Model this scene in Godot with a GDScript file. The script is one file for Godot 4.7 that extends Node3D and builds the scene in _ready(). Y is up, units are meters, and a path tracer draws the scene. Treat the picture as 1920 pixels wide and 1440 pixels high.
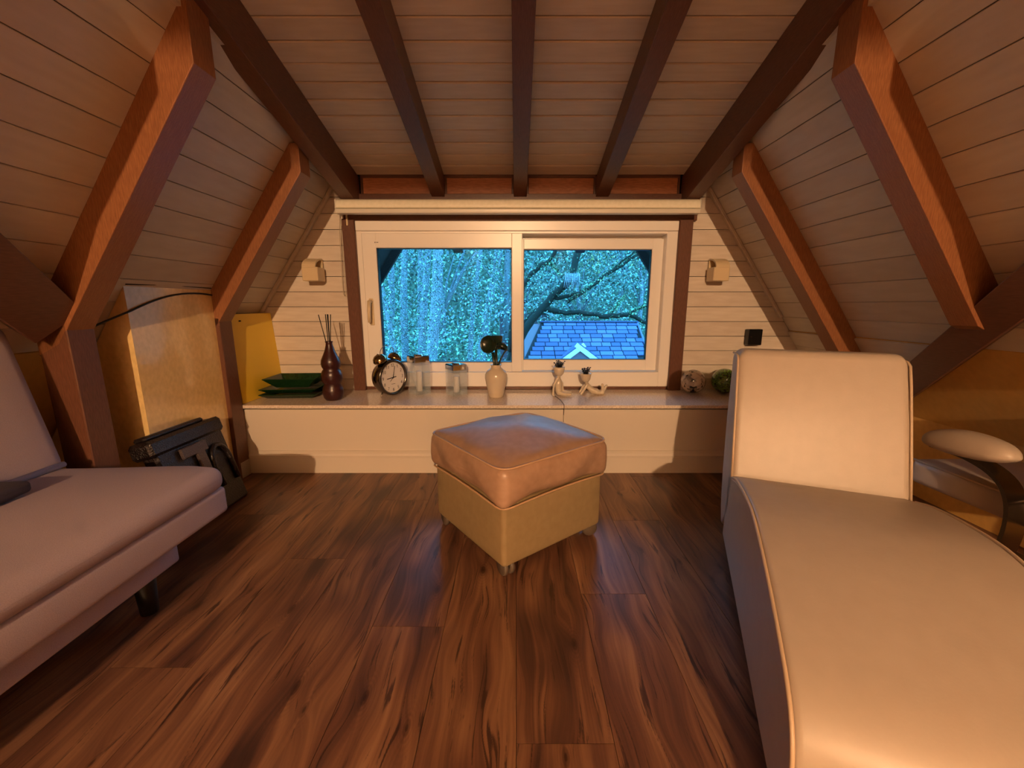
extends Node3D

# ---------------------------------------------------------------- scene
const LAMP_COLOR := Color(1.0, 0.80, 0.60)
const SPOT_ENERGY := 0.8
const LAMP_ENERGY := 34.0

func _ready() -> void:
	# camera: level horizon, pitched down
	var near := 0.05
	var cam := Camera3D.new()
	cam.name = "camera"
	cam.projection = Camera3D.PROJECTION_FRUSTUM
	cam.near = near
	cam.far = 200.0
	cam.size = 2.0 * near * 720.0 / 765.0
	cam.frustum_offset = Vector2(-8.0 / 765.0 * near, 0.0)
	cam.position = V(0, 1.0, 0)
	cam.rotation_degrees = V(-11, 0, 0)
	add_child(cam)
	cam.make_current()
	# evening sky
	var env := Environment.new()
	var sky := Sky.new()
	var sm := ProceduralSkyMaterial.new()
	sm.sky_top_color = Color(0.36, 0.74, 1.0)
	sm.sky_horizon_color = Color(0.50, 0.84, 1.0)
	sm.ground_bottom_color = Color(0.20, 0.30, 0.36)
	sm.ground_horizon_color = Color(0.45, 0.62, 0.70)
	sm.sky_energy_multiplier = 3.9
	sky.sky_material = sm
	env.background_mode = Environment.BG_SKY
	env.sky = sky
	env.tonemap_mode = Environment.TONE_MAPPER_LINEAR
	env.tonemap_exposure = 0.86
	env.sdfgi_enabled = true
	env.ssao_enabled = true
	env.ssil_enabled = true
	var we := WorldEnvironment.new()
	we.environment = env
	add_child(we)
	make_materials()
	make_lamp()
	make_downlights()
	make_floor()
	make_ceiling()
	make_slope(-1.0, "wall_left")
	make_slope(1.0, "wall_right")
	make_front_wall()
	make_beams()
	make_left_corner()
	make_window()
	make_blind()
	make_sconces()
	make_sofa()
	make_case()
	make_ottoman()
	make_chaise()
	make_armchair()
	make_dishes()
	make_diffuser()
	make_clock()
	make_jars()
	make_vase()
	make_figures()
	make_balls()
	make_neighbour()
	make_trees()
	make_outside()

# ---------------------------------------------------------------- helpers
const X0 := 0.025          # the gable's middle line
const PITCH := 1.45        # rise over run of the steep side slopes
const UNDER := 1.08        # offset of the rafters' underside at y = 1.7
const BOARD := 1.22        # offset of the slope boards at y = 1.7
var M := {}
var used := {}
var rng := RandomNumberGenerator.new()

func V(x: float, y: float, z: float) -> Vector3:
	return Vector3(x, y, z)

func stn(smooth := false) -> SurfaceTool:
	var st := SurfaceTool.new()
	st.begin(Mesh.PRIMITIVE_TRIANGLES)
	st.set_smooth_group(0 if smooth else -1)
	return st

func tri(st: SurfaceTool, a: Vector3, b: Vector3, c: Vector3, inside: Vector3) -> void:
	# front faces run clockwise: turn the triangle away from an inner point
	if (b - a).cross(c - a).dot((a + b + c) / 3.0 - inside) > 0.0:
		var t := b
		b = c
		c = t
	st.add_vertex(a)
	st.add_vertex(b)
	st.add_vertex(c)

func quad(st: SurfaceTool, a: Vector3, b: Vector3, c: Vector3, d: Vector3, inside: Vector3) -> void:
	tri(st, a, b, c, inside)
	tri(st, a, c, d, inside)

# a chamfered box of a size about a middle, turned by a basis
func bx(st: SurfaceTool, mid: Vector3, size: Vector3, bev := 0.003, turn := Basis()) -> void:
	var h := size * 0.5
	var b := minf(bev, minf(h.x, minf(h.y, h.z)) * 0.9)
	var p := {}
	for sx in [-1, 1]:
		for sy in [-1, 1]:
			for sz in [-1, 1]:
				var s := Vector3(sx, sy, sz)
				for ax in 3:
					var q := Vector3(h.x - b, h.y - b, h.z - b)
					q[ax] = h[ax]
					p[[sx, sy, sz, ax]] = mid + turn * (q * s)
				if b > 0.0:
					tri(st, p[[sx, sy, sz, 0]], p[[sx, sy, sz, 1]], p[[sx, sy, sz, 2]], mid)
	for ax in 3:
		var u := (ax + 1) % 3
		var v := (ax + 2) % 3
		for s in [-1, 1]:
			var k := []
			for uv in [[-1, -1], [1, -1], [1, 1], [-1, 1]]:
				var key := [0, 0, 0, ax]
				key[ax] = s
				key[u] = uv[0]
				key[v] = uv[1]
				k.append(p[key])
			quad(st, k[0], k[1], k[2], k[3], mid)
		if b > 0.0:
			for su in [-1, 1]:
				for sv in [-1, 1]:
					var k := []
					for e in [[-1, u], [1, u], [1, v], [-1, v]]:
						var key := [0, 0, 0, e[1]]
						key[ax] = e[0]
						key[u] = su
						key[v] = sv
						k.append(p[key])
					quad(st, k[0], k[1], k[2], k[3], mid)

func box_from(st: SurfaceTool, lo: Vector3, hi: Vector3, bev := 0.003) -> void:
	bx(st, (lo + hi) * 0.5, (hi - lo).abs(), bev)

# corners of a polygon rounded off
func round_poly(pts: Array, r: float, n := 4) -> Array:
	var out := []
	var m := pts.size()
	for i in m:
		var p: Vector2 = pts[i]
		var a: Vector2 = pts[(i + m - 1) % m]
		var b: Vector2 = pts[(i + 1) % m]
		var ta := minf(r, p.distance_to(a) * 0.45)
		var tb := minf(r, p.distance_to(b) * 0.45)
		var pa := p + (a - p).normalized() * ta
		var pb := p + (b - p).normalized() * tb
		for k in n + 1:
			var t := float(k) / n
			out.append(pa.lerp(p, t).lerp(p.lerp(pb, t), t))
	return out

func fill(st: SurfaceTool, ring: Array, poly: Array, inside: Vector3) -> void:
	var idx := Geometry2D.triangulate_polygon(PackedVector2Array(poly))
	for i in range(0, idx.size(), 3):
		tri(st, ring[idx[i]], ring[idx[i + 1]], ring[idx[i + 2]], inside)

# a polygon in a frame's x and y, drawn out along its z; 'soft' rounds the two rims
func prism(st: SurfaceTool, poly: Array, depth: float, frame := Transform3D(), soft := 0.0, smooth := false, bend = null) -> void:
	var steps := [[0.0, 0.0], [depth, 0.0]]
	if soft > 0.0:
		steps = [[0.0, soft], [soft * 0.13, soft * 0.5], [soft * 0.5, soft * 0.13], [soft, 0.0], [depth - soft, 0.0], [depth - soft * 0.5, soft * 0.13], [depth - soft * 0.13, soft * 0.5], [depth, soft]]
	if bend != null:
		for q in [0.022, 0.030, 0.038]:
			steps.insert(steps.size() - 4, [depth - q, 0.0])
		for q in [0.038, 0.030, 0.022]:
			steps.insert(4, [q, 0.0])
		steps.sort_custom(func(p, q): return p[0] < q[0])
	var m := poly.size()
	var area := 0.0
	for i in m:
		area += (poly[i] as Vector2).cross(poly[(i + 1) % m])
	var cw := area < 0.0
	var nor := []
	for i in m:
		var e: Vector2 = (poly[(i + 1) % m] - poly[(i + m - 1) % m]).normalized()
		nor.append(Vector2(-e.y, e.x) if not cw else Vector2(e.y, -e.x))
	var rings := []
	for s in steps:
		var ring := []
		for i in m:
			var q: Vector2 = poly[i] + nor[i] * s[1]
			if bend != null: q = bend.call(q, s[0])
			ring.append(frame * Vector3(q.x, q.y, s[0]))
		rings.append(ring)
	st.set_smooth_group(0 if smooth else -1)
	for k in rings.size() - 1:
		for i in m:
			var j := (i + 1) % m
			var mid: Vector3 = (rings[k][i] + rings[k + 1][j]) * 0.5
			var away: Vector2 = nor[i] + nor[j]
			var inn: Vector3 = mid + frame.basis * Vector3(away.x, away.y, 0.0) * 0.01
			quad(st, rings[k][i], rings[k][j], rings[k + 1][j], rings[k + 1][i], inn)
	st.set_smooth_group(1 if smooth else -1)
	var axis := frame.basis.z.normalized()
	var first := []
	var last := []
	for i in m:
		first.append(poly[i] + nor[i] * steps[0][1])
		last.append(poly[i] + nor[i] * steps[-1][1])
	fill(st, rings[0], first, rings[0][0] + axis * 10.0)
	fill(st, rings[-1], last, rings[-1][0] - axis * 10.0)

# profile of (radius, height) turned about a frame's y axis
func lathe(st: SurfaceTool, prof: Array, segs := 28, frame := Transform3D()) -> void:
	st.set_smooth_group(0)
	for i in prof.size() - 1:
		for k in segs:
			var a0 := TAU * k / segs
			var a1 := TAU * (k + 1) / segs
			var p: Vector2 = prof[i]
			var q: Vector2 = prof[i + 1]
			var A := frame * V(p.x * cos(a0), p.y, p.x * sin(a0))
			var B := frame * V(p.x * cos(a1), p.y, p.x * sin(a1))
			var C := frame * V(q.x * cos(a1), q.y, q.x * sin(a1))
			var D := frame * V(q.x * cos(a0), q.y, q.x * sin(a0))
			if p.x > 1e-5:
				for w in [A, B, C]: st.add_vertex(w)
			if q.x > 1e-5:
				for w in [A, C, D]: st.add_vertex(w)

func tube(st: SurfaceTool, pts: Array, radii, sides := 8, closed := false) -> void:
	st.set_smooth_group(0)
	var n := pts.size()
	var rings := []
	var up := V(0, 1, 0)
	for i in n:
		var a: Vector3 = pts[(i + n - 1) % n] if closed or i > 0 else pts[i]
		var b: Vector3 = pts[(i + 1) % n] if closed or i < n - 1 else pts[i]
		var d := (b - a).normalized()
		if i == 0:
			up = V(0, 1, 0) if absf(d.y) < 0.9 else V(1, 0, 0)
		var s := d.cross(up).normalized()
		up = s.cross(d).normalized()
		var r: float = radii if (radii is float or radii is int) else radii[i]
		var ring := []
		for k in sides:
			var t := TAU * k / sides
			ring.append(pts[i] + (s * cos(t) + up * sin(t)) * r)
		rings.append(ring)
	for i in (n if closed else n - 1):
		var j := (i + 1) % n
		for k in sides:
			var l := (k + 1) % sides
			quad(st, rings[i][k], rings[i][l], rings[j][l], rings[j][k], (pts[i] + pts[j]) * 0.5)
	if not closed:
		for e in [0, n - 1]:
			var inn: Vector3 = pts[1] if e == 0 else pts[n - 2]
			for k in range(1, sides - 1):
				tri(st, rings[e][0], rings[e][k], rings[e][k + 1], inn)

# a padded box: rounded edges, swollen faces, 'dent' moves points further
func pad(st: SurfaceTool, mid: Vector3, size: Vector3, r: float, swell := Vector3.ZERO, turn := Basis(), n := 10, dent = null) -> void:
	st.set_smooth_group(0)
	var h := size * 0.5
	var inner := h - V(r, r, r)
	for ax in 3:
		var u := (ax + 1) % 3
		var v := (ax + 2) % 3
		var nu := n + 6
		for s in [-1.0, 1.0]:
			var grid := []
			for i in nu + 1:
				var row := []
				for j in nu + 1:
					var q := Vector3()
					q[ax] = h[ax] * s
					q[u] = spread(i, nu, h[u], r)
					q[v] = spread(j, nu, h[v], r)
					var c := q.clamp(-inner, inner)
					var o := q - c
					var w := c + (o.normalized() * r if o.length() > 1e-6 else Vector3.ZERO)
					for a in 3:
						var b := (a + 1) % 3
						var d := (a + 2) % 3
						w[a] += swell[a] * clampf(w[a] / h[a], -1, 1) * (1.0 - pow(w[b] / h[b], 2)) * (1.0 - pow(w[d] / h[d], 2))
					if dent != null:
						w = dent.call(w)
					row.append(mid + turn * w)
				grid.append(row)
			for i in nu:
				for j in nu:
					quad(st, grid[i][j], grid[i + 1][j], grid[i + 1][j + 1], grid[i][j + 1], mid)

func spread(i: int, n: int, h: float, r: float) -> float:
	# the first and last three steps lie in the rounded rim
	if i <= 3: return -h + r * (i / 3.0)
	if i >= n - 3: return h - r * ((n - i) / 3.0)
	return lerpf(-h + r, h - r, float(i - 3) / (n - 6))

func ball(st: SurfaceTool, mid: Vector3, r: Vector3, segs := 16, rows := 10) -> void:
	var prof := []
	for i in rows + 1:
		var t := -PI / 2 + PI * i / rows
		prof.append(Vector2(maxf(cos(t), 0.0), sin(t)))
	lathe(st, prof, segs, Transform3D(Basis.from_scale(r), mid))

func numbered(called: String) -> String:
	var n: int = used.get(called, 0)
	used[called] = n + 1
	return called if n == 0 else "%s_%03d" % [called, n]

func part(called: String, st: SurfaceTool, m: Material, parent: Node3D, label := "") -> MeshInstance3D:
	st.generate_normals()
	var o := MeshInstance3D.new()
	o.mesh = st.commit()
	o.material_override = m
	o.name = called
	parent.add_child(o, true)
	if label: o.set_meta("label", label)
	return o

func mesh_of(st: SurfaceTool) -> ArrayMesh:
	st.generate_normals()
	return st.commit()

func piece(called: String, mesh: Mesh, m: Material, parent: Node3D, at := Transform3D()) -> MeshInstance3D:
	var o := MeshInstance3D.new()
	o.mesh = mesh
	o.material_override = m
	o.name = called
	o.transform = at
	parent.add_child(o, true)
	return o

func thing(called: String, label: String, category: String, at := Vector3.ZERO, turn := 0.0, group := "") -> Node3D:
	var o := Node3D.new()
	o.name = numbered(called)
	add_child(o)
	o.position = at
	o.rotation.y = turn
	o.set_meta("label", label)
	o.set_meta("category", category)
	if group: o.set_meta("group", group)
	return o

func tag(o: Node3D, label: String, category: String, group := "") -> Node3D:
	o.set_meta("label", label)
	o.set_meta("category", category)
	if group: o.set_meta("group", group)
	return o

func structure(called: String, label: String, category: String) -> Node3D:
	var o := Node3D.new()
	o.name = numbered(called)
	add_child(o)
	o.set_meta("kind", "structure")
	o.set_meta("label", label)
	o.set_meta("category", category)
	return o

func solo(called: String, st: SurfaceTool, m: Material, label: String, category: String, group := "") -> MeshInstance3D:
	var o := part(numbered(called), st, m, self)
	tag(o, label, category, group)
	return o

# ---------------------------------------------------------------- materials
func noise(freq: float, seed_: int, octaves := 4) -> FastNoiseLite:
	var f := FastNoiseLite.new()
	f.noise_type = FastNoiseLite.TYPE_SIMPLEX_SMOOTH
	f.frequency = freq
	f.seed = seed_
	f.fractal_octaves = octaves
	return f

func seamless(freq: float, seed_: int, size := 256, octaves := 4) -> Image:
	return noise(freq, seed_, octaves).get_seamless_image(size, size)

# a tint map between two colours from seamless noise, stretched by the material's scale
func tint(freq: float, seed_: int, a: Color, b: Color, size := 256, gain := 1.0) -> ImageTexture:
	var g := seamless(freq, seed_, size)
	var im := Image.create(size, size, false, Image.FORMAT_RGB8)
	for y in size:
		for x in size:
			var t := clampf((g.get_pixel(x, y).r - 0.5) * gain + 0.5, 0, 1)
			im.set_pixel(x, y, a.lerp(b, t))
	im.generate_mipmaps()
	return ImageTexture.create_from_image(im)

func gray(freq: float, seed_: int, size := 256) -> ImageTexture:
	return ImageTexture.create_from_image(seamless(freq, seed_, size))

func mat(c: Color, rough := 0.6, spec := 0.5) -> StandardMaterial3D:
	var m := StandardMaterial3D.new()
	m.albedo_color = c
	m.roughness = rough
	m.metallic_specular = spec
	m.cull_mode = BaseMaterial3D.CULL_DISABLED
	return m

func tri_mat(c: Color, tex: Texture2D, scale: Vector3, rough := 0.6, world := true) -> StandardMaterial3D:
	var m := mat(c, rough)
	m.albedo_texture = tex
	m.uv1_triplanar = true
	m.uv1_world_triplanar = world
	m.uv1_scale = scale
	return m

func relief(m: StandardMaterial3D, tex: Texture2D, cm: float) -> void:
	m.heightmap_enabled = true
	m.heightmap_texture = tex
	m.heightmap_scale = cm

func metal(c: Color, rough: float) -> StandardMaterial3D:
	var m := mat(c, rough)
	m.metallic = 1.0
	return m

# one sheet of laminate: eight plank faces side by side, grain along v
func plank_sheet() -> ImageTexture:
	var w := 1280
	var h := 1536
	var im := Image.create(w, h, false, Image.FORMAT_RGB8)
	var n1 := noise(1.0, 11, 3)
	var n2 := noise(1.0, 12, 2)
	var n3 := noise(1.0, 13, 3)
	var warp := noise(1.0, 14, 2)
	var r := RandomNumberGenerator.new()
	r.seed = 5
	var light := Color(0.63, 0.47, 0.34)
	var tan_ := Color(0.51, 0.36, 0.255)
	var red := Color(0.40, 0.265, 0.195)
	var dark := Color(0.25, 0.17, 0.14)
	for k in 8:
		var knots := []
		for i in 3:
			knots.append(Vector3(r.randf_range(0.15, 0.85), r.randf(), r.randf_range(0.012, 0.03)))
		var off := k * 7.3
		var tone := r.randf_range(-0.08, 0.10)
		var streak := r.randf_range(0.2, 0.8)
		for y in h:
			var v := float(y) / h
			for x in 160:
				var u := (x + 0.5) / 160.0
				var wx := u + warp.get_noise_2d(off + u * 1.5, v * 3.0) * 0.10
				var kn := 0.0
				for q: Vector3 in knots:
					var dx := (u - q.x) * 0.23
					var dy := (v - q.y) * 1.35
					var d := sqrt(dx * dx * 2.5 + dy * dy * 0.35)
					wx += exp(-d / 0.05) * signf(dx) * 0.12
					kn = maxf(kn, exp(-pow(d / (q.z * 0.45), 2.0)) + 0.5 * exp(-d / q.z) * (0.5 + 0.5 * sin(d * 700.0)))
				var a := n1.get_noise_2d(off + wx * 3.0, v * 1.1) * 0.9
				a += exp(-pow((wx - streak) / 0.16, 2.0)) * (0.2 + n2.get_noise_2d(off + 40.0, v * 3.0)) * 1.1
				var b := n2.get_noise_2d(off + wx * 16.0, v * 2.2)
				var c := n3.get_noise_2d(off + wx * 70.0, v * 9.0)
				var t := clampf(0.50 + tone - a * 0.50 - b * 0.17 - c * 0.09, 0.0, 1.0)
				var col: Color
				if t > 0.66: col = tan_.lerp(light, (t - 0.66) / 0.34)
				elif t > 0.36: col = red.lerp(tan_, (t - 0.36) / 0.30)
				else: col = dark.lerp(red, t / 0.36)
				col = col.lerp(Color(0.17, 0.09, 0.06), clampf(kn, 0.0, 1.0) * 0.75)
				# long dark splits that open and close along the grain
				var split := 1.0 - absf(n2.get_noise_2d(off + 90.0 + wx * 6.0, v * 1.3)) * 9.0
				if split > 0.0:
					var open := n3.get_noise_2d(off + 30.0 + wx * 3.0, v * 3.5) + c * 0.5
					if open > 0.12:
						col = col.lerp(Color(0.19, 0.115, 0.085), clampf(split * (open - 0.12) * 5.0, 0.0, 0.75))
				im.set_pixel(k * 160 + x, y, col)
	im.generate_mipmaps()
	return ImageTexture.create_from_image(im)

func make_materials() -> void:
	var paint_tex := tint(0.02, 3, Color(0.93, 0.915, 0.90), Color(1, 1, 1))
	var fine := gray(0.12, 4)
	M.paint_x = tri_mat(Color(0.87, 0.83, 0.77), paint_tex, V(0.7, 6, 6), 0.5)      # boards that run along x
	M.paint_z = tri_mat(Color(0.87, 0.83, 0.77), paint_tex, V(6, 6, 0.7), 0.5)      # boards that run along z
	M.paint_x2 = tri_mat(Color(0.85, 0.805, 0.745), paint_tex, V(0.9, 5, 5), 0.45)
	M.paint_z2 = tri_mat(Color(0.85, 0.805, 0.745), paint_tex, V(5, 5, 0.9), 0.45)
	M.panel = mat(Color(0.83, 0.785, 0.72), 0.55)
	M.upvc = mat(Color(0.95, 0.93, 0.90), 0.3)
	M.seal = mat(Color(0.05, 0.05, 0.06), 0.5)
	var grain := tint(0.05, 8, Color(0.80, 0.77, 0.75), Color(1, 1, 1), 256, 1.2)
	M.brown_x = tri_mat(Color(0.44, 0.285, 0.21), grain, V(1.6, 16, 16), 0.40)
	M.brown_y = tri_mat(Color(0.44, 0.285, 0.21), grain, V(16, 1.6, 16), 0.40)
	M.brown_z = tri_mat(Color(0.44, 0.285, 0.21), grain, V(16, 16, 1.6), 0.40)
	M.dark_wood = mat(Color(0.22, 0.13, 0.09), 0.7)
	M.rafter = tri_mat(Color(0.62, 0.41, 0.26), grain, V(16, 1.6, 16), 0.40)
	M.cedar = tri_mat(Color(0.76, 0.52, 0.37), grain, V(1.2, 10, 10), 0.45)
	M.gap = mat(Color(0.12, 0.08, 0.06), 0.9)
	var sheet := plank_sheet()
	M.plank = mat(Color(1, 1, 1), 0.36)
	M.plank.albedo_texture = sheet
	relief(M.plank, sheet, 0.03)
	# painted plaster, semi-gloss with brush marks
	M.ochre = tri_mat(Color(0.88, 0.70, 0.38), tint(0.03, 21, Color(0.93, 0.91, 0.89), Color(1, 1, 1)), V(3, 3, 3), 0.55)
	M.ochre_gloss = tri_mat(Color(1.0, 0.87, 0.60), tint(0.05, 22, Color(0.92, 0.91, 0.90), Color(1, 1, 1)), V(3, 2, 3), 0.16)
	M.ochre_gloss.metallic_specular = 1.0
	M.ochre_gloss.clearcoat_enabled = true
	M.ochre_gloss.clearcoat = 1.0
	M.ochre_gloss.clearcoat_roughness = 0.08
	relief(M.ochre_gloss, gray(0.06, 23), 0.03)
	M.yellow_wood = mat(Color(1.0, 0.85, 0.26), 0.45)
	M.stone = tri_mat(Color(0.96, 0.91, 0.85), tint(0.05, 31, Color(0.84, 0.80, 0.77), Color(1, 1, 1)), V(5, 5, 5), 0.16)
	M.blind = tri_mat(Color(0.98, 0.96, 0.88), fine, V(6, 6, 6), 0.4)
	M.blind.albedo_texture = tint(0.02, 33, Color(0.95, 0.95, 0.93), Color(1, 1, 1))
	M.white = mat(Color(0.86, 0.84, 0.78), 0.35)
	M.ivory = mat(Color(0.85, 0.77, 0.62), 0.3)
	# leather and cloth
	var hide := gray(0.16, 41)
	M.tan_leather = tri_mat(Color(0.68, 0.555, 0.46), tint(0.02, 42, Color(0.90, 0.88, 0.86), Color(1, 1, 1)), V(4, 4, 4), 0.40, false)
	relief(M.tan_leather, hide, 0.02)
	M.olive_vinyl = tri_mat(Color(0.60, 0.52, 0.38), tint(0.02, 43, Color(0.93, 0.92, 0.90), Color(1, 1, 1)), V(4, 4, 4), 0.42, false)
	relief(M.olive_vinyl, hide, 0.015)
	M.cream_leather = tri_mat(Color(0.73, 0.675, 0.61), tint(0.02, 44, Color(0.97, 0.965, 0.96), Color(1, 1, 1)), V(3, 3, 3), 0.42, false)
	relief(M.cream_leather, hide, 0.015)
	M.piping = mat(Color(0.74, 0.60, 0.46), 0.45)
	M.cream_piping = mat(Color(0.78, 0.69, 0.58), 0.4)
	M.lavender = tri_mat(Color(0.70, 0.635, 0.665), tint(0.14, 45, Color(0.86, 0.86, 0.86), Color(1, 1, 1)), V(9, 9, 9), 0.8)
	relief(M.lavender, gray(0.2, 46), 0.03)
	M.dark_cloth = tri_mat(Color(0.27, 0.24, 0.28), tint(0.14, 47, Color(0.8, 0.8, 0.8), Color(1, 1, 1)), V(9, 9, 9), 0.85)
	M.black_leg = mat(Color(0.045, 0.035, 0.03), 0.5)
	M.caster = mat(Color(0.36, 0.31, 0.26), 0.5)
	M.caster_dark = mat(Color(0.16, 0.13, 0.11), 0.5)
	M.chrome = metal(Color(0.86, 0.86, 0.86), 0.08)
	M.smoke_chrome = metal(Color(0.42, 0.40, 0.38), 0.22)
	M.dark_chrome = metal(Color(0.50, 0.46, 0.40), 0.15)
	M.bell = metal(Color(0.62, 0.52, 0.36), 0.18)
	M.face = mat(Color(0.88, 0.86, 0.84), 0.5)
	M.ink = mat(Color(0.03, 0.03, 0.035), 0.5)
	# small things
	M.green_glaze = tri_mat(Color(0.11, 0.24, 0.13), tint(0.03, 51, Color(0.7, 0.75, 0.7), Color(1, 1, 1)), V(6, 6, 6), 0.22)
	M.vase_wood = tri_mat(Color(0.27, 0.13, 0.12), tint(0.04, 52, Color(0.65, 0.6, 0.6), Color(1, 1, 1)), V(6, 14, 6), 0.32)
	M.reed = mat(Color(0.03, 0.022, 0.02), 0.7)
	M.candle = mat(Color(0.90, 0.88, 0.84), 0.5)
	M.glass = mat(Color(0.80, 0.90, 0.94, 0.09), 0.02)
	M.glass.transparency = BaseMaterial3D.TRANSPARENCY_ALPHA
	M.pane = mat(Color(0, 0, 0, 0.40), 0.0)      # dark tint added to balance the outside light against the room
	M.pane.metallic_specular = 0.12
	M.pane.transparency = BaseMaterial3D.TRANSPARENCY_ALPHA
	M.ceramic = mat(Color(0.82, 0.76, 0.66), 0.18)
	M.green_plastic = mat(Color(0.10, 0.16, 0.115), 0.25)
	M.plant = mat(Color(0.05, 0.055, 0.065), 0.7)
	M.soil = mat(Color(0.05, 0.035, 0.03), 0.9)
	M.black_plastic = mat(Color(0.02, 0.02, 0.025), 0.35)
	M.cable = mat(Color(0.035, 0.025, 0.02), 0.5)
	M.cord = mat(Color(0.30, 0.22, 0.16), 0.6)
	M.chain = mat(Color(0.72, 0.66, 0.56), 0.4)
	M.carved = tri_mat(Color(0.20, 0.16, 0.16), tint(0.10, 53, Color(0.25, 0.22, 0.22), Color(1, 1, 1), 256, 2.2), V(5, 5, 5), 0.35)
	relief(M.carved, gray(0.10, 54), 0.25)
	M.carved_light = tri_mat(Color(0.42, 0.37, 0.37), tint(0.16, 55, Color(0.35, 0.32, 0.32), Color(1, 1, 1), 256, 2.2), V(6, 6, 6), 0.35)
	M.marble_bw = marble(Color(0.10, 0.10, 0.13), Color(0.80, 0.74, 0.66), 61, 0.010, 0.45, 4.0)
	M.marble_green = marble(Color(0.05, 0.09, 0.03), Color(0.42, 0.60, 0.20), 62, 0.010, 0.9, 11.0)
	# outdoors
	M.leaf = mat(Color(1, 1, 1), 0.6)
	M.leaf.vertex_color_use_as_albedo = true
	M.leaf.backlight_enabled = true
	M.leaf.backlight = Color(0.3, 0.3, 0.3)
	M.bark = tri_mat(Color(0.74, 0.80, 0.84), tint(0.08, 71, Color(0.22, 0.24, 0.24), Color(1, 1, 1), 256, 1.8), V(3, 1.2, 3), 0.9)
	M.moss_bark = tri_mat(Color(0.20, 0.22, 0.22), tint(0.06, 72, Color(0.5, 0.75, 0.5), Color(0.75, 0.7, 0.72), 256, 2.0), V(4, 4, 4), 0.95)
	M.hill = tri_mat(Color(0.30, 0.38, 0.30), tint(0.04, 73, Color(0.3, 0.4, 0.35), Color(1, 1, 1), 256, 2.0), V(0.4, 0.4, 0.4), 1.0)
	M.shingle = [mat(Color(0.31, 0.34, 0.50), 0.85), mat(Color(0.265, 0.30, 0.45), 0.85), mat(Color(0.36, 0.39, 0.54), 0.85)]
	M.shingle_gap = mat(Color(0.08, 0.09, 0.12), 0.95)
	M.fascia = mat(Color(0.92, 0.95, 0.95), 0.5)
	M.gable_wall = mat(Color(0.42, 0.36, 0.40), 0.8)
	M.eave = tri_mat(Color(0.20, 0.13, 0.10), grain, V(1, 8, 8), 0.8)

# swirled glass: bands of two colours bent by noise
func marble(a: Color, b: Color, seed_: int, freq: float, width: float, bands: float) -> StandardMaterial3D:
	var n := noise(freq, seed_, 2)
	var w := 256
	var im := Image.create(w, w, false, Image.FORMAT_RGB8)
	for y in w:
		for x in w:
			var t := sin(n.get_noise_2d(x, y) * bands + y * 0.012 * bands / 4.0)
			im.set_pixel(x, y, a.lerp(b, smoothstep(-width, width * 0.1, t - 0.12)))
	var m := mat(Color(1, 1, 1), 0.05)
	m.albedo_texture = ImageTexture.create_from_image(im)
	m.uv1_triplanar = true
	m.uv1_scale = V(7, 7, 7)
	m.clearcoat_enabled = true
	m.clearcoat_roughness = 0.02
	return m

# ---------------------------------------------------------------- the shell
func slope_y(off: float, base: float) -> float:
	return 1.7 - PITCH * (off - base)

func ceil_y(z: float) -> float:
	return 1.795 + 0.268 * (z + 2.76)

func beam_y(z: float) -> float:
	return 1.668 + 0.268 * (z + 2.74)

func make_floor() -> void:
	var f := structure("floor", "brown wood-look laminate floor with dark streaks and knots", "floor")
	var st := stn()
	box_from(st, V(-2.4, -0.12, -2.95), V(2.4, -0.012, 6.7), 0.0)
	part("subfloor", st, M.gap, f)
	# eight faces from one sheet of laminate, each also turned end for end
	var w := 0.228
	var l := 1.35
	var kinds := []
	for k in 8:
		for flip in 2:
			kinds.append(plank_mesh(w, l, k, flip))
	rng.seed = 77
	var col := 0
	var x := -2.28
	while x < 2.25:
		var z := -2.35 - l * fmod(0.37 * col + 0.13, 1.0)
		while z < 6.5:
			var z0 := maxf(z, -2.36)
			var z1 := minf(z + l, 6.62)
			if z1 - z0 > 0.05:
				var k := rng.randi_range(0, 15)
				if z1 - z0 > l - 0.01:
					piece("plank", kinds[k], M.plank, f, Transform3D(Basis(), V(x, 0, z)))
				else:
					piece("plank", plank_mesh(w, z1 - z0, int(k / 2.0), k % 2), M.plank, f, Transform3D(Basis(), V(x, 0, z0)))
			z += l
		x += w
		col += 1

func plank_mesh(w: float, l: float, k: int, flip: int) -> ArrayMesh:
	var st := stn()
	var g := 0.0002
	var b := 0.0006
	var u0 := k / 8.0 + 0.002
	var u1 := (k + 1) / 8.0 - 0.002
	var lo := [V(g, -0.01, g), V(w - g, -0.01, g), V(w - g, -0.01, l - g), V(g, -0.01, l - g)]
	var hi := [V(g + b, 0, g + b), V(w - g - b, 0, g + b), V(w - g - b, 0, l - g - b), V(g + b, 0, l - g - b)]
	var c := V(w / 2, -0.05, l / 2)
	var put := func(p: Vector3) -> void:
		var v := p.z / 1.35
		st.set_uv(Vector2(lerpf(u0, u1, p.x / w), 1.0 - v if flip else v))
		st.add_vertex(p)
	for t in [[hi[0], hi[1], hi[2]], [hi[0], hi[2], hi[3]], [lo[0], lo[1], hi[1]], [lo[0], hi[1], hi[0]], [lo[1], lo[2], hi[2]], [lo[1], hi[2], hi[1]], [lo[2], lo[3], hi[3]], [lo[2], hi[3], hi[2]], [lo[3], lo[0], hi[0]], [lo[3], hi[0], hi[3]]]:
		var a: Vector3 = t[0]
		var q: Vector3 = t[1]
		var d: Vector3 = t[2]
		if (q - a).cross(d - a).dot((a + q + d) / 3.0 - c) > 0.0:
			var e := q
			q = d
			d = e
		put.call(a)
		put.call(q)
		put.call(d)
	return mesh_of(st)

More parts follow.
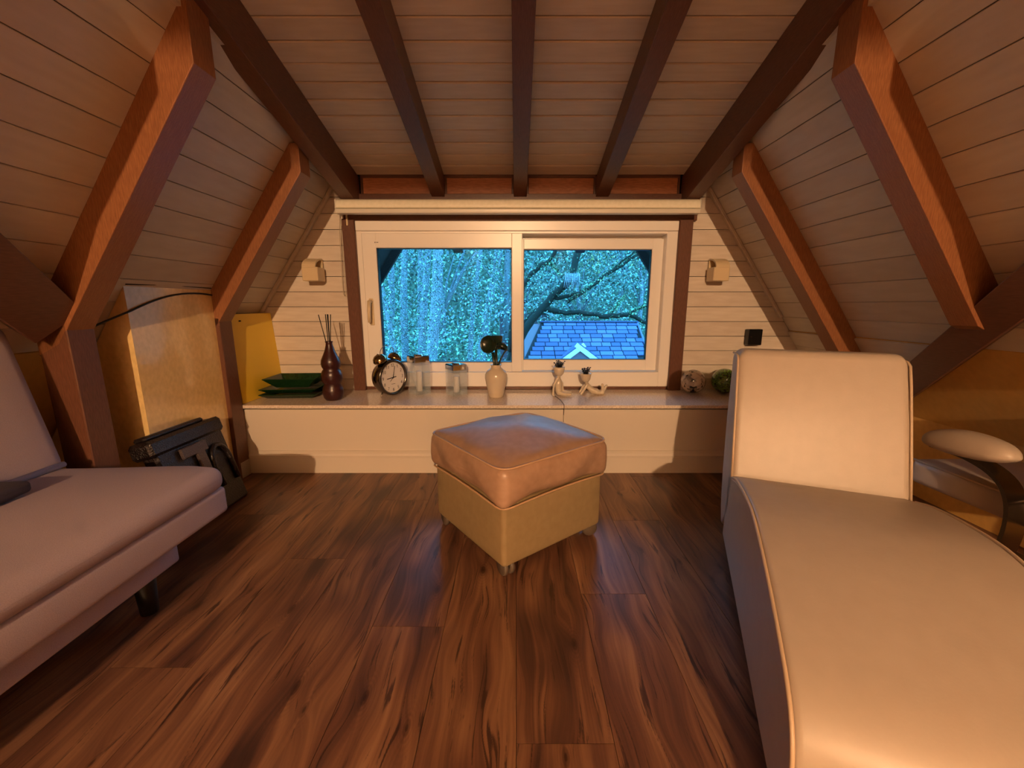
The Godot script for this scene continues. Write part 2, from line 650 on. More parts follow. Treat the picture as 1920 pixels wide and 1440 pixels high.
func make_ceiling() -> void:
	var c := structure("ceiling", "white painted board ceiling sloping down to the window between brown beams", "ceiling")
	var st := stn()
	var deck := [Vector2(-2.80, ceil_y(-2.80) + 0.012), Vector2(1.2, ceil_y(1.2) + 0.012), Vector2(6.7, ceil_y(1.2) + 0.012), Vector2(6.7, ceil_y(1.2) + 0.2), Vector2(1.1, ceil_y(1.2) + 0.2), Vector2(-2.80, ceil_y(-2.8) + 0.16)]
	prism(st, deck, 2.5, Transform3D(Basis(V(0, 0, 1), V(0, 1, 0), V(-1, 0, 0)), V(1.25, 0, 0)))
	part("deck", st, M.gap, c)
	# boards across, each a touch uneven so that its lip catches the lamp
	var ang := atan(0.268)
	var pitch := 0.102
	rng.seed = 9
	var meshes := []
	for k in 2:
		st = stn()
		bx(st, Vector3.ZERO, V(2.26, 0.014, pitch - 0.003), 0.0035)
		meshes.append(mesh_of(st))
	var s := 0.0
	var n := 0
	while true:
		var z := -2.745 + (s + pitch / 2) * cos(ang)
		if z > 1.15: break
		var tilt := rng.randf_range(-0.02, 0.05)
		var at := V(X0, ceil_y(z) + rng.randf_range(-0.0015, 0.0015), z)
		piece("ceiling_board", meshes[0], M.paint_x if n % 3 else M.paint_x2, c, Transform3D(Basis(V(1, 0, 0), -ang + tilt), at))
		s += pitch
		n += 1
	for k in 53:
		piece("ceiling_board", meshes[0], M.paint_x, c, Transform3D(Basis(), V(X0, ceil_y(1.2) + 0.002, 1.23 + k * 0.102)))

func slope_frame(side: float) -> Basis:
	# x runs down and outwards along the slope, y out of the room, z along the room
	var down := V(side, -PITCH, 0).normalized()
	var out := V(side * PITCH, 1, 0).normalized()
	return Basis(down, out, down.cross(out))

func make_slope(side: float, called: String) -> void:
	var name_ := "sofa" if side < 0 else "chaise"
	var w := structure(called, "steep white board-lined roof slope on the %s side" % name_, "wall")
	var o0 := 1.058
	var per := sqrt(1.0 + PITCH * PITCH)
	var top := V(X0 + side * o0, slope_y(o0, BOARD), 0)
	var B := slope_frame(side)
	var st := stn()
	var total := (2.16 - o0) * per
	# the roof itself behind the boards, out to the verge beyond the window wall
	bx(st, top + B * V(total / 2, 0.075, 0) + V(0, 0, 1.1), V(total + 0.1, 0.12, 11.2), 0.0, B)
	part("roof_deck", st, M.eave, w)
	var pitch := 0.112
	st = stn()
	bx(st, Vector3.ZERO, V(pitch - 0.0022, 0.013, 9.4), 0.002)
	var m := mesh_of(st)
	rng.seed = 21
	var n := 0
	var s := 0.0
	while s + pitch < ((1.86 if side < 0 else 1.865) - o0) * per:
		var tilt := rng.randf_range(-0.012, 0.012)
		var at := top + B * V(s + pitch / 2, 0.004, 0) + V(0, 0, 1.925)
		piece("slope_board", m, M.paint_z if n % 2 else M.paint_z2, w, Transform3D(B * Basis(V(0, 0, 1), tilt), at))
		s += pitch
		n += 1
	if side > 0:
		for k in 2:
			var long: float = [1.02, 0.55][k]
			st = stn()
			bx(st, Vector3.ZERO, V(pitch - 0.0022, 0.013, long), 0.002)
			piece("slope_board", mesh_of(st), M.paint_z, w, Transform3D(B, top + B * V(s + pitch * (k + 0.5), -0.010, 0) + V(0, 0, -2.775 + long / 2)))
	# ochre plaster below the boards, down to the knee wall
	st = stn()
	bx(st, top + B * V((s + total) / 2, 0.004, 0) + V(0, 0, 1.925), V(total - s, 0.02, 9.4), 0.0, B)
	part("plaster_strip", st, M.ochre, w)
	st = stn()
	var kx := X0 + side * 2.10
	box_from(st, V(kx, -0.1, -2.9), V(kx + side * 0.12, 0.46, 6.7), 0.0)
	part("knee_wall", st, M.ochre, w)
	# upright cheek between the slope and the ceiling
	st = stn()
	var cheek := [Vector2(-2.2, slope_y(o0, BOARD) - 0.03), Vector2(6.7, slope_y(o0, BOARD) - 0.03), Vector2(6.7, 3.0), Vector2(1.2, 3.0), Vector2(-2.2, ceil_y(-2.2) + 0.06)]
	prism(st, cheek, 0.08, Transform3D(Basis(V(0, 0, 1), V(0, 1, 0), V(-1, 0, 0)), V(X0 + side * 1.10 + 0.04, 0, 0)))
	part("cheek", st, M.paint_z, w)

func make_front_wall() -> void:
	var w := structure("wall_front", "cream board-clad gable wall around the window", "wall")
	var zf := -2.78
	var st := stn()
	# sheathing: around the window opening, thick, with the gable's outline
	var zt := 0.14
	for side in [-1.0, 1.0]:
		var inner: float = X0 + side * 1.03
		var p := [Vector2(inner, -0.3), Vector2(X0 + side * 2.15, -0.3), Vector2(X0 + side * 2.15, slope_y(2.15, BOARD)), Vector2(X0 + side * 1.12, slope_y(1.12, BOARD)), Vector2(inner, slope_y(1.12, BOARD))]
		prism(st, p, zt, Transform3D(Basis(), V(0, 0, zf - zt - 0.012)))
	box_from(st, V(-1.01, 1.50, zf - zt - 0.012), V(1.06, 1.86, zf - 0.012), 0.0)
	box_from(st, V(-1.01, -0.3, zf - zt - 0.012), V(1.06, 0.45, zf - 0.012), 0.0)
	part("sheathing", st, M.gap, w)
	var pitch := 0.098
	rng.seed = 4
	for side in [-1.0, 1.0]:
		var y := 0.40
		var n := 0
		while y < 1.74:
			var y1 := y + pitch - 0.0035
			var xi: float = X0 + side * 1.085
			var a: float = X0 + side * (BOARD - (y - 1.7) / PITCH)
			var b: float = X0 + side * (BOARD - (y1 - 1.7) / PITCH)
			if absf(b - X0) > 1.10:
				st = stn()
				var lean := 0.002 if n % 2 else 0.0
				prism(st, [Vector2(xi, y), Vector2(a, y), Vector2(b, y1), Vector2(xi, y1)], 0.013 + lean, Transform3D(Basis(), V(0, 0, zf - 0.012)))
				# the bead along the tongue
				prism(st, [Vector2(xi, y1 - 0.012), Vector2(b, y1 - 0.012), Vector2(b, y1 - 0.009), Vector2(xi, y1 - 0.009)], 0.015 + lean, Transform3D(Basis(), V(0, 0, zf - 0.012)))
				part("wall_board", st, M.paint_x if n % 2 else M.paint_x2, w)
			y += pitch
			n += 1
	# narrow corner battens where the gable meets the slopes
	var trim := structure("trim_1", "narrow white corner batten along the sofa-side roof slope", "trim")
	var trim2 := structure("trim_2", "narrow white corner batten along the chaise-side roof slope", "trim")
	for side in [-1.0, 1.0]:
		st = stn()
		var B := slope_frame(side)
		bx(st, V(X0 + side * (BOARD + 0.235), slope_y(BOARD + 0.235, BOARD), zf + 0.016) + B * V(0, -0.012, 0), V(1.06, 0.02, 0.03), 0.004, B)
		part("batten", st, M.paint_z2, trim if side < 0 else trim2)

	# under the sill
	var u := structure("wall_under_sill", "plain cream panel below the stone window sill", "wall")
	st = stn()
	box_from(st, V(-1.70, -0.05, -2.46), V(0.279, 0.392, -2.336), 0.002)
	part("panel", st, M.panel, u)
	st = stn()
	box_from(st, V(0.281, -0.05, -2.46), V(2.1, 0.392, -2.336), 0.002)
	part("panel", st, M.panel, u)
	st = stn()
	box_from(st, V(-1.70, 0.385, -2.5), V(2.1, 0.4015, -2.35), 0.0)
	part("shadow_gap", st, M.gap, u)
	var bb := structure("baseboard_front", "tall cream baseboard with a moulded top", "baseboard")
	st = stn()
	box_from(st, V(-1.60, 0, -2.336), V(2.05, 0.098, -2.318), 0.002)
	part("board", st, M.panel, bb)
	st = stn()
	var cap := [Vector2(-2.337, 0.098), Vector2(-2.314, 0.098), Vector2(-2.312, 0.112), Vector2(-2.318, 0.124), Vector2(-2.330, 0.137), Vector2(-2.337, 0.139)]
	prism(st, cap, 3.65, Transform3D(Basis(V(0, 0, 1), V(0, 1, 0), V(-1, 0, 0)), V(2.05, 0, 0)))
	part("moulding", st, M.panel, bb)
	var br := structure("baseboard_left", "short cream baseboard return beside the brown post", "baseboard")
	st = stn()
	box_from(st, V(-1.618, 0, -2.336), V(-1.60, 0.098, -2.235), 0.002)
	part("board", st, M.panel, br)
	st = stn()
	box_from(st, V(-1.618, 0.098, -2.336), V(-1.603, 0.138, -2.237), 0.004)
	part("moulding", st, M.panel, br)

	# sill of polished stone
	var sill := structure("trim_3", "polished beige stone window sill", "window sill")
	st = stn()
	box_from(st, V(-1.655, 0.4015, -2.79), V(2.08, 0.422, -2.318), 0.003)
	part("slab", st, M.stone, sill)
	# header: cedar blocks between the beams above the blind
	var hd := structure("trim_4", "reddish wooden header blocks between the beam ends above the blind", "trim")
	var xs := [-1.045, -0.516, 0.0, 0.516, 1.045]
	st = stn()
	box_from(st, V(-1.10, 1.525, -2.80), V(1.15, 1.685, -2.745), 0.002)
	part("lintel", st, M.brown_x, hd)
	for i in 4:
		st = stn()
		box_from(st, V(X0 + xs[i] + 0.045, 1.66, -2.80), V(X0 + xs[i + 1] - 0.045, 1.80, -2.765), 0.002)
		part("header_block", st, M.cedar, hd)
		for e in [0, 1]:
			st = stn()
			var x: float = X0 + xs[i] + 0.048 if e == 0 else X0 + xs[i + 1] - 0.048
			box_from(st, V(x - 0.006, 1.67, -2.77), V(x + 0.006, 1.80, -2.752), 0.002)
			part("bead", st, M.brown_y, hd)
		st = stn()
		box_from(st, V(X0 + xs[i] + 0.05, 1.782, -2.77), V(X0 + xs[i + 1] - 0.05, 1.798, -2.750), 0.002)
		part("bead", st, M.brown_x, hd)
	# unseen crosspiece, added to cut off the lamp's upper light; dark to absorb bounce
	var li := structure("wall_added_blocker", "added dark blocker across the attic behind the camera, cutting off the lamp light above", "wall")
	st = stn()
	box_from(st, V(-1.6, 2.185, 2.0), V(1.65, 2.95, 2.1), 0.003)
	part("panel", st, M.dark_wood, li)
	# back of the attic, behind the camera
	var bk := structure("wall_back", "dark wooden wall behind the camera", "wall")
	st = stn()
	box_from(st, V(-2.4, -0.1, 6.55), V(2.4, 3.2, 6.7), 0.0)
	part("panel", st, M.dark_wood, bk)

func make_beams() -> void:
	var names := ["brown sloping ceiling beam along the top of the sofa-side roof slope", "brown sloping ceiling beam between the middle beam and the sofa side", "brown sloping ceiling beam in the middle, above the window mullion", "brown sloping ceiling beam between the middle beam and the chaise side", "brown sloping ceiling beam along the top of the chaise-side roof slope"]
	var xs := [-1.055, -0.516, 0.0, 0.516, 1.055]
	for i in 5:
		var far := -3.62 if i in [1, 2, 3] else -2.76
		var near := 1.2
		var st := stn()
		var d := 0.125
		var e := 0.055 if i in [0, 4] else 0.0      # the outer pair is deeper
		var poly := [Vector2(far, beam_y(far) - e), Vector2(near, beam_y(near) - e), Vector2(near, beam_y(near) + d), Vector2(far, beam_y(far) + d)]
		prism(st, poly, 0.082, Transform3D(Basis(V(0, 0, 1), V(0, 1, 0), V(-1, 0, 0)), V(X0 + xs[i] + 0.041, 0, 0)), 0.003)
		solo("ceiling_beam", st, M.brown_z, names[i], "beam")
	var zs := [-2.22, -1.46, -0.70, 0.06, 0.82, 1.58, 2.34, 3.10]
	var ops := [1.11, 1.045, 1.045, 1.045, 1.045, 1.045, 1.045, 1.045]
	var where := ["nearest the window wall", "second from the window wall", "third from the window wall", "fourth from the window wall", "fifth from the window wall", "sixth from the window wall", "seventh from the window wall", "eighth from the window wall"]
	for side in [-1.0, 1.0]:
		for k in 8:
			var z: float = zs[k]
			var op: float = ops[k]
			var low := 1.66
			if side > 0: low = [1.82, 1.615, 1.60, 1.60, 1.60, 1.60, 1.60, 1.60][k]
			var yt := beam_y(minf(z - 0.1, 1.1)) + 0.01
			var p := []
			p.append(Vector2(op, slope_y(op, UNDER)))
			p.append(Vector2(op, yt))
			var ob := BOARD - (yt - 1.7) / PITCH
			if ob < 1.06:
				p.append(Vector2(1.062, yt))
				p.append(Vector2(1.062, slope_y(1.062, BOARD)))
			else:
				p.append(Vector2(ob, yt))
			p.append(Vector2(low + 0.08, slope_y(low + 0.08, BOARD)))
			p.append(Vector2(low + 0.08, slope_y(low, UNDER) - 0.04))
			p.append(Vector2(low, slope_y(low, UNDER)))
			var q := []
			for v: Vector2 in p: q.append(Vector2(X0 + side * v.x, v.y))
			var st := stn()
			prism(st, q, 0.1, Transform3D(Basis(), V(0, 0, z - 0.1)), 0.003)
			solo("roof_rafter", st, M.rafter, "brown steep rafter on the %s slope, %s" % ["sofa-side" if side < 0 else "chaise-side", where[k]], "rafter")
	# posts under the left rafters
	for k in 2:
		var z: float = zs[k]
		var st := stn()
		box_from(st, V(-1.712, 0, z - 0.1), V(-1.60, 0.93, z), 0.003)
		solo("post", st, M.brown_y, ["brown wooden post beside the window sill", "brown wooden post behind the sofa"][k], "post")
	# diagonal braces that lie against the undersides of the rafters
	for side in [-1.0, 1.0]:
		var st := stn()
		var B := slope_frame(side)
		var a: Vector3
		var b: Vector3
		if side < 0:
			a = V(-1.60, 0.915, -1.455)
			b = V(-1.15, 1.55, -0.50)
		else:
			a = V(1.955, 0.48, -2.13)
			b = V(1.20, 1.55, -0.515)
		var dir := (b - a).normalized()
		var out := B.y
		out = (out - dir * out.dot(dir)).normalized()
		var mid := (a + b) * 0.5 + out * 0.062
		bx(st, mid, V(0.12 if side > 0 else 0.17, 0.10, a.distance_to(b)), 0.003, Basis(out.cross(dir).normalized(), out, dir))
		solo("diagonal_brace", st, M.brown_z, "dark brown diagonal brace across the %s roof slope" % ("sofa-side" if side < 0 else "chaise-side"), "brace")

func make_left_corner() -> void:
	# boxed-in ochre plaster between the posts
	var pc := structure("wall_left_box", "glossy ochre plaster boxing between the two brown posts", "wall")
	var st := stn()
	var x1 := -1.622
	var y1 := slope_y(X0 - x1, BOARD) - 0.005
	var yo := slope_y(2.1, BOARD)
	prism(st, [Vector2(x1, -0.02), Vector2(x1, y1), Vector2(X0 - 2.08, yo), Vector2(X0 - 2.08, -0.02)], 0.50, Transform3D(Basis(), V(0, 0, -2.23)))
	part("boxing", st, M.ochre_gloss, pc)
	st = stn()
	prism(st, [Vector2(-1.612, 0.424), Vector2(-1.648, 0.945), Vector2(-1.70, 0.945), Vector2(-1.70, 0.424)], 0.43, Transform3D(Basis(), V(0, 0, -2.775)))
	var ep := structure("trim_7", "bright yellow wooden panel at the sill end beside the green dishes", "panel")
	part("panel", st, M.yellow_wood, ep)
	st = stn()
	ball(st, V(-1.642, 0.905, -2.45), V(0.004, 0.004, 0.012), 8, 6)
	st.set_smooth_group(0)
	part("knot", st, M.gap, ep)
	# cable draped over the boxing
	st = stn()
	var pts := []
	for i in 17:
		var t := i / 16.0
		var z := lerpf(-1.58, -2.215, t)
		var sag := 0.905 + 0.145 * sin(t * PI * 0.52)
		pts.append(V(x1 + 0.006 if z < -1.735 else x1 + 0.006 - (z + 1.735) * 0.25, sag + (0.018 * sin(t * PI)), z))
	tube(st, pts, 0.0042, 6)
	solo("cable", st, M.cable, "thin black cable draped across the ochre boxing", "cable")
	st = stn()
	tube(st, [V(-1.617, 1.083, -1.735), V(-1.617, 1.09, -1.95), V(-1.615, 1.085, -2.215)], 0.003, 6)
	solo("cable", st, M.cable, "thin black cable along the top edge of the ochre boxing", "cable")

func frame4(st: SurfaceTool, x0: float, x1: float, y0: float, y1: float, l: float, r: float, b: float, t: float, z0: float, z1: float, bev := 0.004) -> void:
	box_from(st, V(x0, y0, z0), V(x0 + l, y1, z1), bev)
	box_from(st, V(x1 - r, y0, z0), V(x1, y1, z1), bev)
	box_from(st, V(x0 + l - 0.002, y0, z0), V(x1 - r + 0.002, y0 + b, z1), bev)
	box_from(st, V(x0 + l - 0.002, y1 - t, z0), V(x1 - r + 0.002, y1, z1), bev)

func make_window() -> void:
	for k in 2:
		var st0 := stn()
		var x: float = [-1.112, 1.043][k]
		box_from(st0, V(x, 0.422, -2.80), V(x + [0.079, 0.085][k], 1.535, -2.742), 0.003)
		var j := structure("trim_%d" % (5 + k), "dark brown wooden strip beside the window, next to the %s" % ["alarm clock", "glass balls"][k], "trim")
		part("strip", st0, M.brown_y, j)
	var w := structure("window_1", "white sliding window with two panes and a view of trees", "window")
	var st := stn()
	frame4(st, -1.033, 1.043, 0.445, 1.523, 0.036, 0.07, 0.10, 0.075, -2.87, -2.762)
	box_from(st, V(-0.03, 1.41, -2.90), V(0.99, 1.47, -2.862), 0.002)
	box_from(st, V(-1.0, 1.41, -2.90), V(0.0, 1.47, -2.862), 0.002)
	part("outer_frame", st, M.upvc, w)
	st = stn()
	box_from(st, V(-1.030, 1.464, -2.77), V(1.040, 1.525, -2.748), 0.004)
	part("head_rail", st, M.upvc, w)
	st = stn()
	box_from(st, V(-1.033, 0.424, -2.80), V(1.043, 0.446, -2.775), 0.002)
	part("sill_packer", st, M.brown_x, w)
	# the sash that slides in front, on the left
	st = stn()
	frame4(st, -0.997, 0.040, 0.549, 1.452, 0.092, 0.070, 0.066, 0.092, -2.81, -2.752)
	var s1 := part("sash", st, M.upvc, w)
	st = stn()
	frame4(st, -0.907, -0.028, 0.613, 1.362, 0.006, 0.006, 0.006, 0.006, -2.80, -2.758, 0.0)
	part("gasket", st, M.seal, s1)
	st = stn()
	box_from(st, V(-0.906, 0.614, -2.785), V(-0.029, 1.361, -2.781), 0.0)
	part("pane", st, M.pane, s1)
	st = stn()
	box_from(st, V(-0.972, 0.865, -2.752), V(-0.944, 1.04, -2.744), 0.003)
	tube(st, [V(-0.958, 1.02, -2.746), V(-0.958, 1.018, -2.712), V(-0.957, 0.99, -2.700), V(-0.960, 0.93, -2.700), V(-0.962, 0.885, -2.704)], [0.013, 0.013, 0.012, 0.011, 0.010], 10)
	part("handle", st, M.ivory, s1, "white lever handle")
	st = stn()
	box_from(st, V(-0.912, 1.391, -2.7525), V(-0.907, 1.397, -2.7508), 0.0)
	box_from(st, V(-0.902, 1.3925, -2.7525), V(-0.888, 1.3955, -2.7508), 0.0)
	part("print", st, M.ink, s1)
	# the sash behind, on the right
	st = stn()
	frame4(st, -0.03, 0.972, 0.549, 1.425, 0.080, 0.074, 0.076, 0.066, -2.86, -2.812)
	var s2 := part("sash", st, M.upvc, w)
	st = stn()
	frame4(st, 0.047, 0.900, 0.623, 1.361, 0.006, 0.006, 0.006, 0.006, -2.85, -2.818, 0.0)
	part("gasket", st, M.seal, s2)
	st = stn()
	box_from(st, V(0.048, 0.624, -2.838), V(0.899, 1.360, -2.834), 0.0)
	part("pane", st, M.pane, s2)

func make_blind() -> void:
	var b := thing("roller_blind", "cream roller blind rolled up in its cassette above the window", "blind", V(0.01, 1.543, -2.68))
	var st := stn()
	var prof := [Vector2(-0.065, 0.03), Vector2(0.058, 0.03), Vector2(0.058, 0.05), Vector2(0.05, 0.075), Vector2(0.03, 0.088), Vector2(-0.065, 0.09)]
	prism(st, round_poly(prof, 0.012, 3), 2.20, Transform3D(Basis(V(0, 0, 1), V(0, 1, 0), V(-1, 0, 0)), V(1.10, 0, 0)), 0.0, true)
	part("cassette", st, M.blind, b)
	st = stn()
	prism(st, round_poly([Vector2(0.012, 0.0), Vector2(0.06, 0.0), Vector2(0.062, 0.027), Vector2(0.012, 0.027)], 0.006, 3), 2.205, Transform3D(Basis(V(0, 0, 1), V(0, 1, 0), V(-1, 0, 0)), V(1.102, 0, 0)), 0.0, true)
	part("bottom_bar", st, M.white, b)
	for s in [-1.0, 1.0]:
		st = stn()
		box_from(st, V(s * 1.10, 0.028, -0.07), V(s * 1.112, 0.084, 0.05), 0.004)
		part("end_cap", st, M.white, b)
	st = stn()
	bx(st, V(1.116, 0.06, 0.0), V(0.012, 0.035, 0.02), 0.005)
	part("bracket_pin", st, M.ivory, b)
	st = stn()
	box_from(st, V(-1.088, -0.05, -0.07), V(-1.078, 0.03, -0.05), 0.002)
	part("wall_bracket", st, M.ivory, b)
	st = stn()
	tube(st, [V(-1.112, 0.03, -0.03), V(-1.140, -0.10, -0.066), V(-1.150, -0.42, -0.072), V(-1.147, -0.475, -0.070), V(-1.138, -0.487, -0.068), V(-1.128, -0.475, -0.066), V(-1.128, -0.42, -0.064), V(-1.126, -0.10, -0.060), V(-1.108, 0.03, -0.02)], 0.0022, 5)
	part("pull_chain", st, M.chain, b)

func make_sconces() -> void:
	for k in 2:
		var s: float = [-1.0, 1.0][k]
		var t := thing("wall_speaker", "small white box on a curved wall bracket above the %s" % ["diffuser bottle", "glass balls"][k], "wall bracket", V([-1.297, 1.29][k], 1.135, -2.768))
		var st := stn()
		bx(st, V(0, 0.055, 0.072), V(0.10, 0.085, 0.10), 0.004)
		part("box", st, M.ivory, t)
		st = stn()
		var arc := []
		for i in 9:
			var a := PI * 0.5 * i / 8.0
			arc.append(Vector2(0.012 + 0.108 * sin(a), 0.095 + 0.062 * cos(a)))
		for i in 9:
			var a := PI * 0.5 * (8 - i) / 8.0
			arc.append(Vector2(0.012 + 0.098 * sin(a), 0.095 + 0.052 * cos(a)))
		prism(st, arc, 0.085, Transform3D(Basis(V(0, 0, 1), V(0, 1, 0), V(-1, 0, 0)), V(0.0425 + s * 0.006, 0, 0)))
		part("curved_bracket", st, M.ivory, t)
		st = stn()
		box_from(st, V(-0.035, 0.02, 0.0), V(0.035, 0.15, 0.014), 0.003)
		part("wall_plate", st, M.ivory, t)

# ---------------------------------------------------------------- furniture
func make_sofa() -> void:
	var s := thing("sofa_bed", "lavender grey fabric sofa bed with a low seat on black legs", "sofa")
	var st := stn(true)
	var wave := func(w: Vector3) -> Vector3:
		w.y += 0.006 * sin(w.z * 7.0 + w.x * 5.0) * (1.0 if w.y > 0 else 0.0)
		if w.x > 0.25: w.y -= (w.x - 0.25) * 0.10 * (1.0 if w.y > 0 else 0.3)
		return w
	pad(st, V(-1.385, 0.402, -0.385), V(0.70, 0.085, 1.97), 0.036, V(0.006, 0.012, 0.0), Basis(), 26, wave)
	part("seat_cushion", st, M.lavender, s)
	st = stn(true)
	pad(st, V(-1.385, 0.312, -0.385), V(0.675, 0.098, 1.985), 0.016, V(0.008, 0, 0), Basis(), 18)
	part("seat_base", st, M.lavender, s)
	st = stn(true)
	pad(st, V(-1.43, 0.202, -0.36), V(0.56, 0.125, 1.80), 0.012, Vector3.ZERO, Basis(), 8)
	part("storage_box", st, M.lavender, s)
	for p in [V(-1.215, 0, -1.185), V(-1.64, 0, -1.185), V(-1.215, 0, 0.46), V(-1.64, 0, 0.46)]:
		st = stn()
		lathe(st, [Vector2(0, 0), Vector2(0.024, 0), Vector2(0.032, 0.146), Vector2(0, 0.146)], 14, Transform3D(Basis(), p))
		part("leg", st, M.black_leg, s, "black tapered leg")
	# the split back: two leaning cushions
	for k in 2:
		st = stn(true)
		var turn := Basis(V(0, 0, 1), 0.205)
		pad(st, V(-1.69, 0.675, [-0.885, 0.115][k]), V(0.115, 0.53, 0.97), 0.045, V(0.018, 0, 0), turn, 14)
		part("backrest", st, M.lavender, s)
		st = stn(true)
		tube(st, [V(-1.585, 0.452, [-1.35, -0.35][k]), V(-1.580, 0.450, [-0.885, 0.115][k]), V(-1.585, 0.452, [-0.42, 0.58][k])], 0.010, 10)
		part("seam_roll", st, M.lavender, s)
	st = stn(true)
	pad(st, V(-1.488, 0.480, -0.90), V(0.19, 0.035, 0.42), 0.012, V(0, 0.008, 0), Basis(V(0, 1, 0), 0.12), 10)
	solo("cushion", st, M.dark_cloth, "flat dark grey cushion lying on the sofa seat", "cushion")

func make_case() -> void:
	# black carved wooden piece leaning between the sofa and the post
	var c := thing("carved_case", "black carved wooden case leaning between the sofa and the brown post", "case", V(-1.425, 0, -1.84))
	var lean := 0.27
	var up := V(-sin(lean), cos(lean), 0)
	var out := V(cos(lean), sin(lean), 0)
	var B := Basis(out, up, V(0, 0, 1))
	var st := stn()
	bx(st, up * 0.215 - out * 0.04, V(0.07, 0.42, 0.40), 0.012, B)
	part("body", st, M.carved, c)
	st = stn()
	bx(st, up * 0.415 - out * 0.045 + V(0, 0, 0.005), V(0.105, 0.075, 0.43), 0.014, B)
	part("top_rail", st, M.carved, c)
	st = stn()
	bx(st, up * 0.462 - out * 0.05 + V(0, 0, 0.03), V(0.06, 0.022, 0.33), 0.008, B)
	part("ridge", st, M.carved, c)
	st = stn()
	bx(st, up * 0.345 + out * 0.006 + V(0, 0, 0.02), V(0.016, 0.05, 0.15), 0.004, B)
	bx(st, up * 0.25 + out * 0.006 - V(0, 0, 0.005), V(0.016, 0.16, 0.05), 0.004, B)
	part("strap", st, M.carved_light, c, "grey T-shaped strap")
	st = stn(true)
	var arch := [up * 0.12 + out * 0.004 + V(0, 0, -0.06)]
	for i in 9:
		var a := PI * i / 8.0
		arch.append(up * (0.24 + 0.08 * sin(a)) + out * 0.004 + V(0, 0, -0.11 + 0.055 * cos(a)))
	arch.append(up * 0.12 + out * 0.004 + V(0, 0, -0.165))
	tube(st, arch, 0.012, 8)
	part("arch_handle", st, M.carved, c)

func make_ottoman() -> void:
	var o := thing("ottoman", "square tan leather ottoman on casters in the middle of the floor", "ottoman", V(0.002, 0, -1.70), deg_to_rad(37.5))
	var st := stn(true)
	pad(st, V(0, 0.173, 0), V(0.525, 0.248, 0.525), 0.018, V(0.006, 0, 0.006), Basis(), 8)
	part("base", st, M.olive_vinyl, o, "olive beige vinyl base")
	st = stn(true)
	var droop := func(w: Vector3) -> Vector3:
		var cx := absf(w.x) / 0.281
		var cz := absf(w.z) / 0.281
		var corner := cx * cx * cz * cz
		if w.y < 0.0: w.y -= 0.012 * corner - 0.016 * (1.0 - corner)
		else: w.y -= 0.010 * corner
		w.x += 0.004 * sin(w.z * 26.0 + w.y * 30.0)
		w.z += 0.004 * sin(w.x * 24.0 - w.y * 26.0)
		w.y += 0.0035 * sin(w.x * 21.0 + 1.0) * sin(w.z * 17.0)
		# the faces pull in a little below the piping
		return w
	pad(st, V(0, 0.372, 0), V(0.562, 0.155, 0.562), 0.034, V(0.016, 0.056, 0.016), Basis(), 22, droop)
	var cu := part("cushion", st, M.tan_leather, o)
	for y in [0.440, 0.297]:
		st = stn(true)
		var loop := []
		var h: float = 0.2785 if y > 0.4 else 0.2755
		var ring := round_poly([Vector2(-h, -h), Vector2(h, -h), Vector2(h, h), Vector2(-h, h)], 0.062 if y > 0.4 else 0.045, 6)
		for i in ring.size():
			var a: Vector2 = ring[i]
			var b: Vector2 = ring[(i + 1) % ring.size()]
			var cnt := 1 if a.distance_to(b) < 0.1 else 10
			for k in cnt:
				var p := a.lerp(b, float(k) / cnt)
				var bow := (1.0 - pow(clampf(minf(absf(p.x), absf(p.y)) / h, 0, 1), 2))
				var q := p.normalized() * 0.0
				if absf(p.x) > absf(p.y): q.x = signf(p.x) * 0.006 * bow
				else: q.y = signf(p.y) * 0.006 * bow
				var cr := pow(p.x * p.y / (h * h), 2)
				loop.append(V(p.x + q.x, y + (0.004 * bow if y > 0.4 else 0.006 - 0.014 * cr), p.y + q.y))
		tube(st, loop, 0.0042, 6, true)
		part("piping", st, M.piping, cu)
	for c in [V(-1, 0, -1), V(1, 0, -1), V(1, 0, 1), V(-1, 0, 1)]:
		var p: Vector3 = c * 0.226
		st = stn(true)
		var ax := Basis(V(0, 0, 1), PI / 2) * Basis()
		var spin := Basis(V(0, 1, 0), 0.5 + c.x * 0.6)
		for s in [-1.0, 1.0]:
			lathe(st, [Vector2(0, -0.009), Vector2(0.029, -0.010), Vector2(0.034, -0.005), Vector2(0.034, 0.005), Vector2(0.029, 0.010), Vector2(0, 0.009)], 18, Transform3D(spin * ax, p + V(0, 0.034, 0) + spin * V(s * 0.014, 0, 0)))
		var wh := part("caster", st, M.caster, o, "grey brown twin-wheel caster")
		st = stn(true)
		ball(st, p + V(0, 0.040, 0), V(0.017, 0.024, 0.024), 12, 8)
		lathe(st, [Vector2(0.012, 0.04), Vector2(0.012, 0.066)], 10, Transform3D(Basis(), p))
		part("hood", st, M.caster_dark, wh)

func curve(pts: Array, n: int) -> Array:
	# Catmull-Rom through the points
	var out := []
	var m := pts.size()
	for i in m - 1:
		var p0: Vector2 = pts[maxi(i - 1, 0)]
		var p1: Vector2 = pts[i]
		var p2: Vector2 = pts[i + 1]
		var p3: Vector2 = pts[mini(i + 2, m - 1)]
		for k in n:
			out.append(p1.cubic_interpolate(p2, p0, p3, float(k) / n))
	out.append(pts[m - 1])
	return out

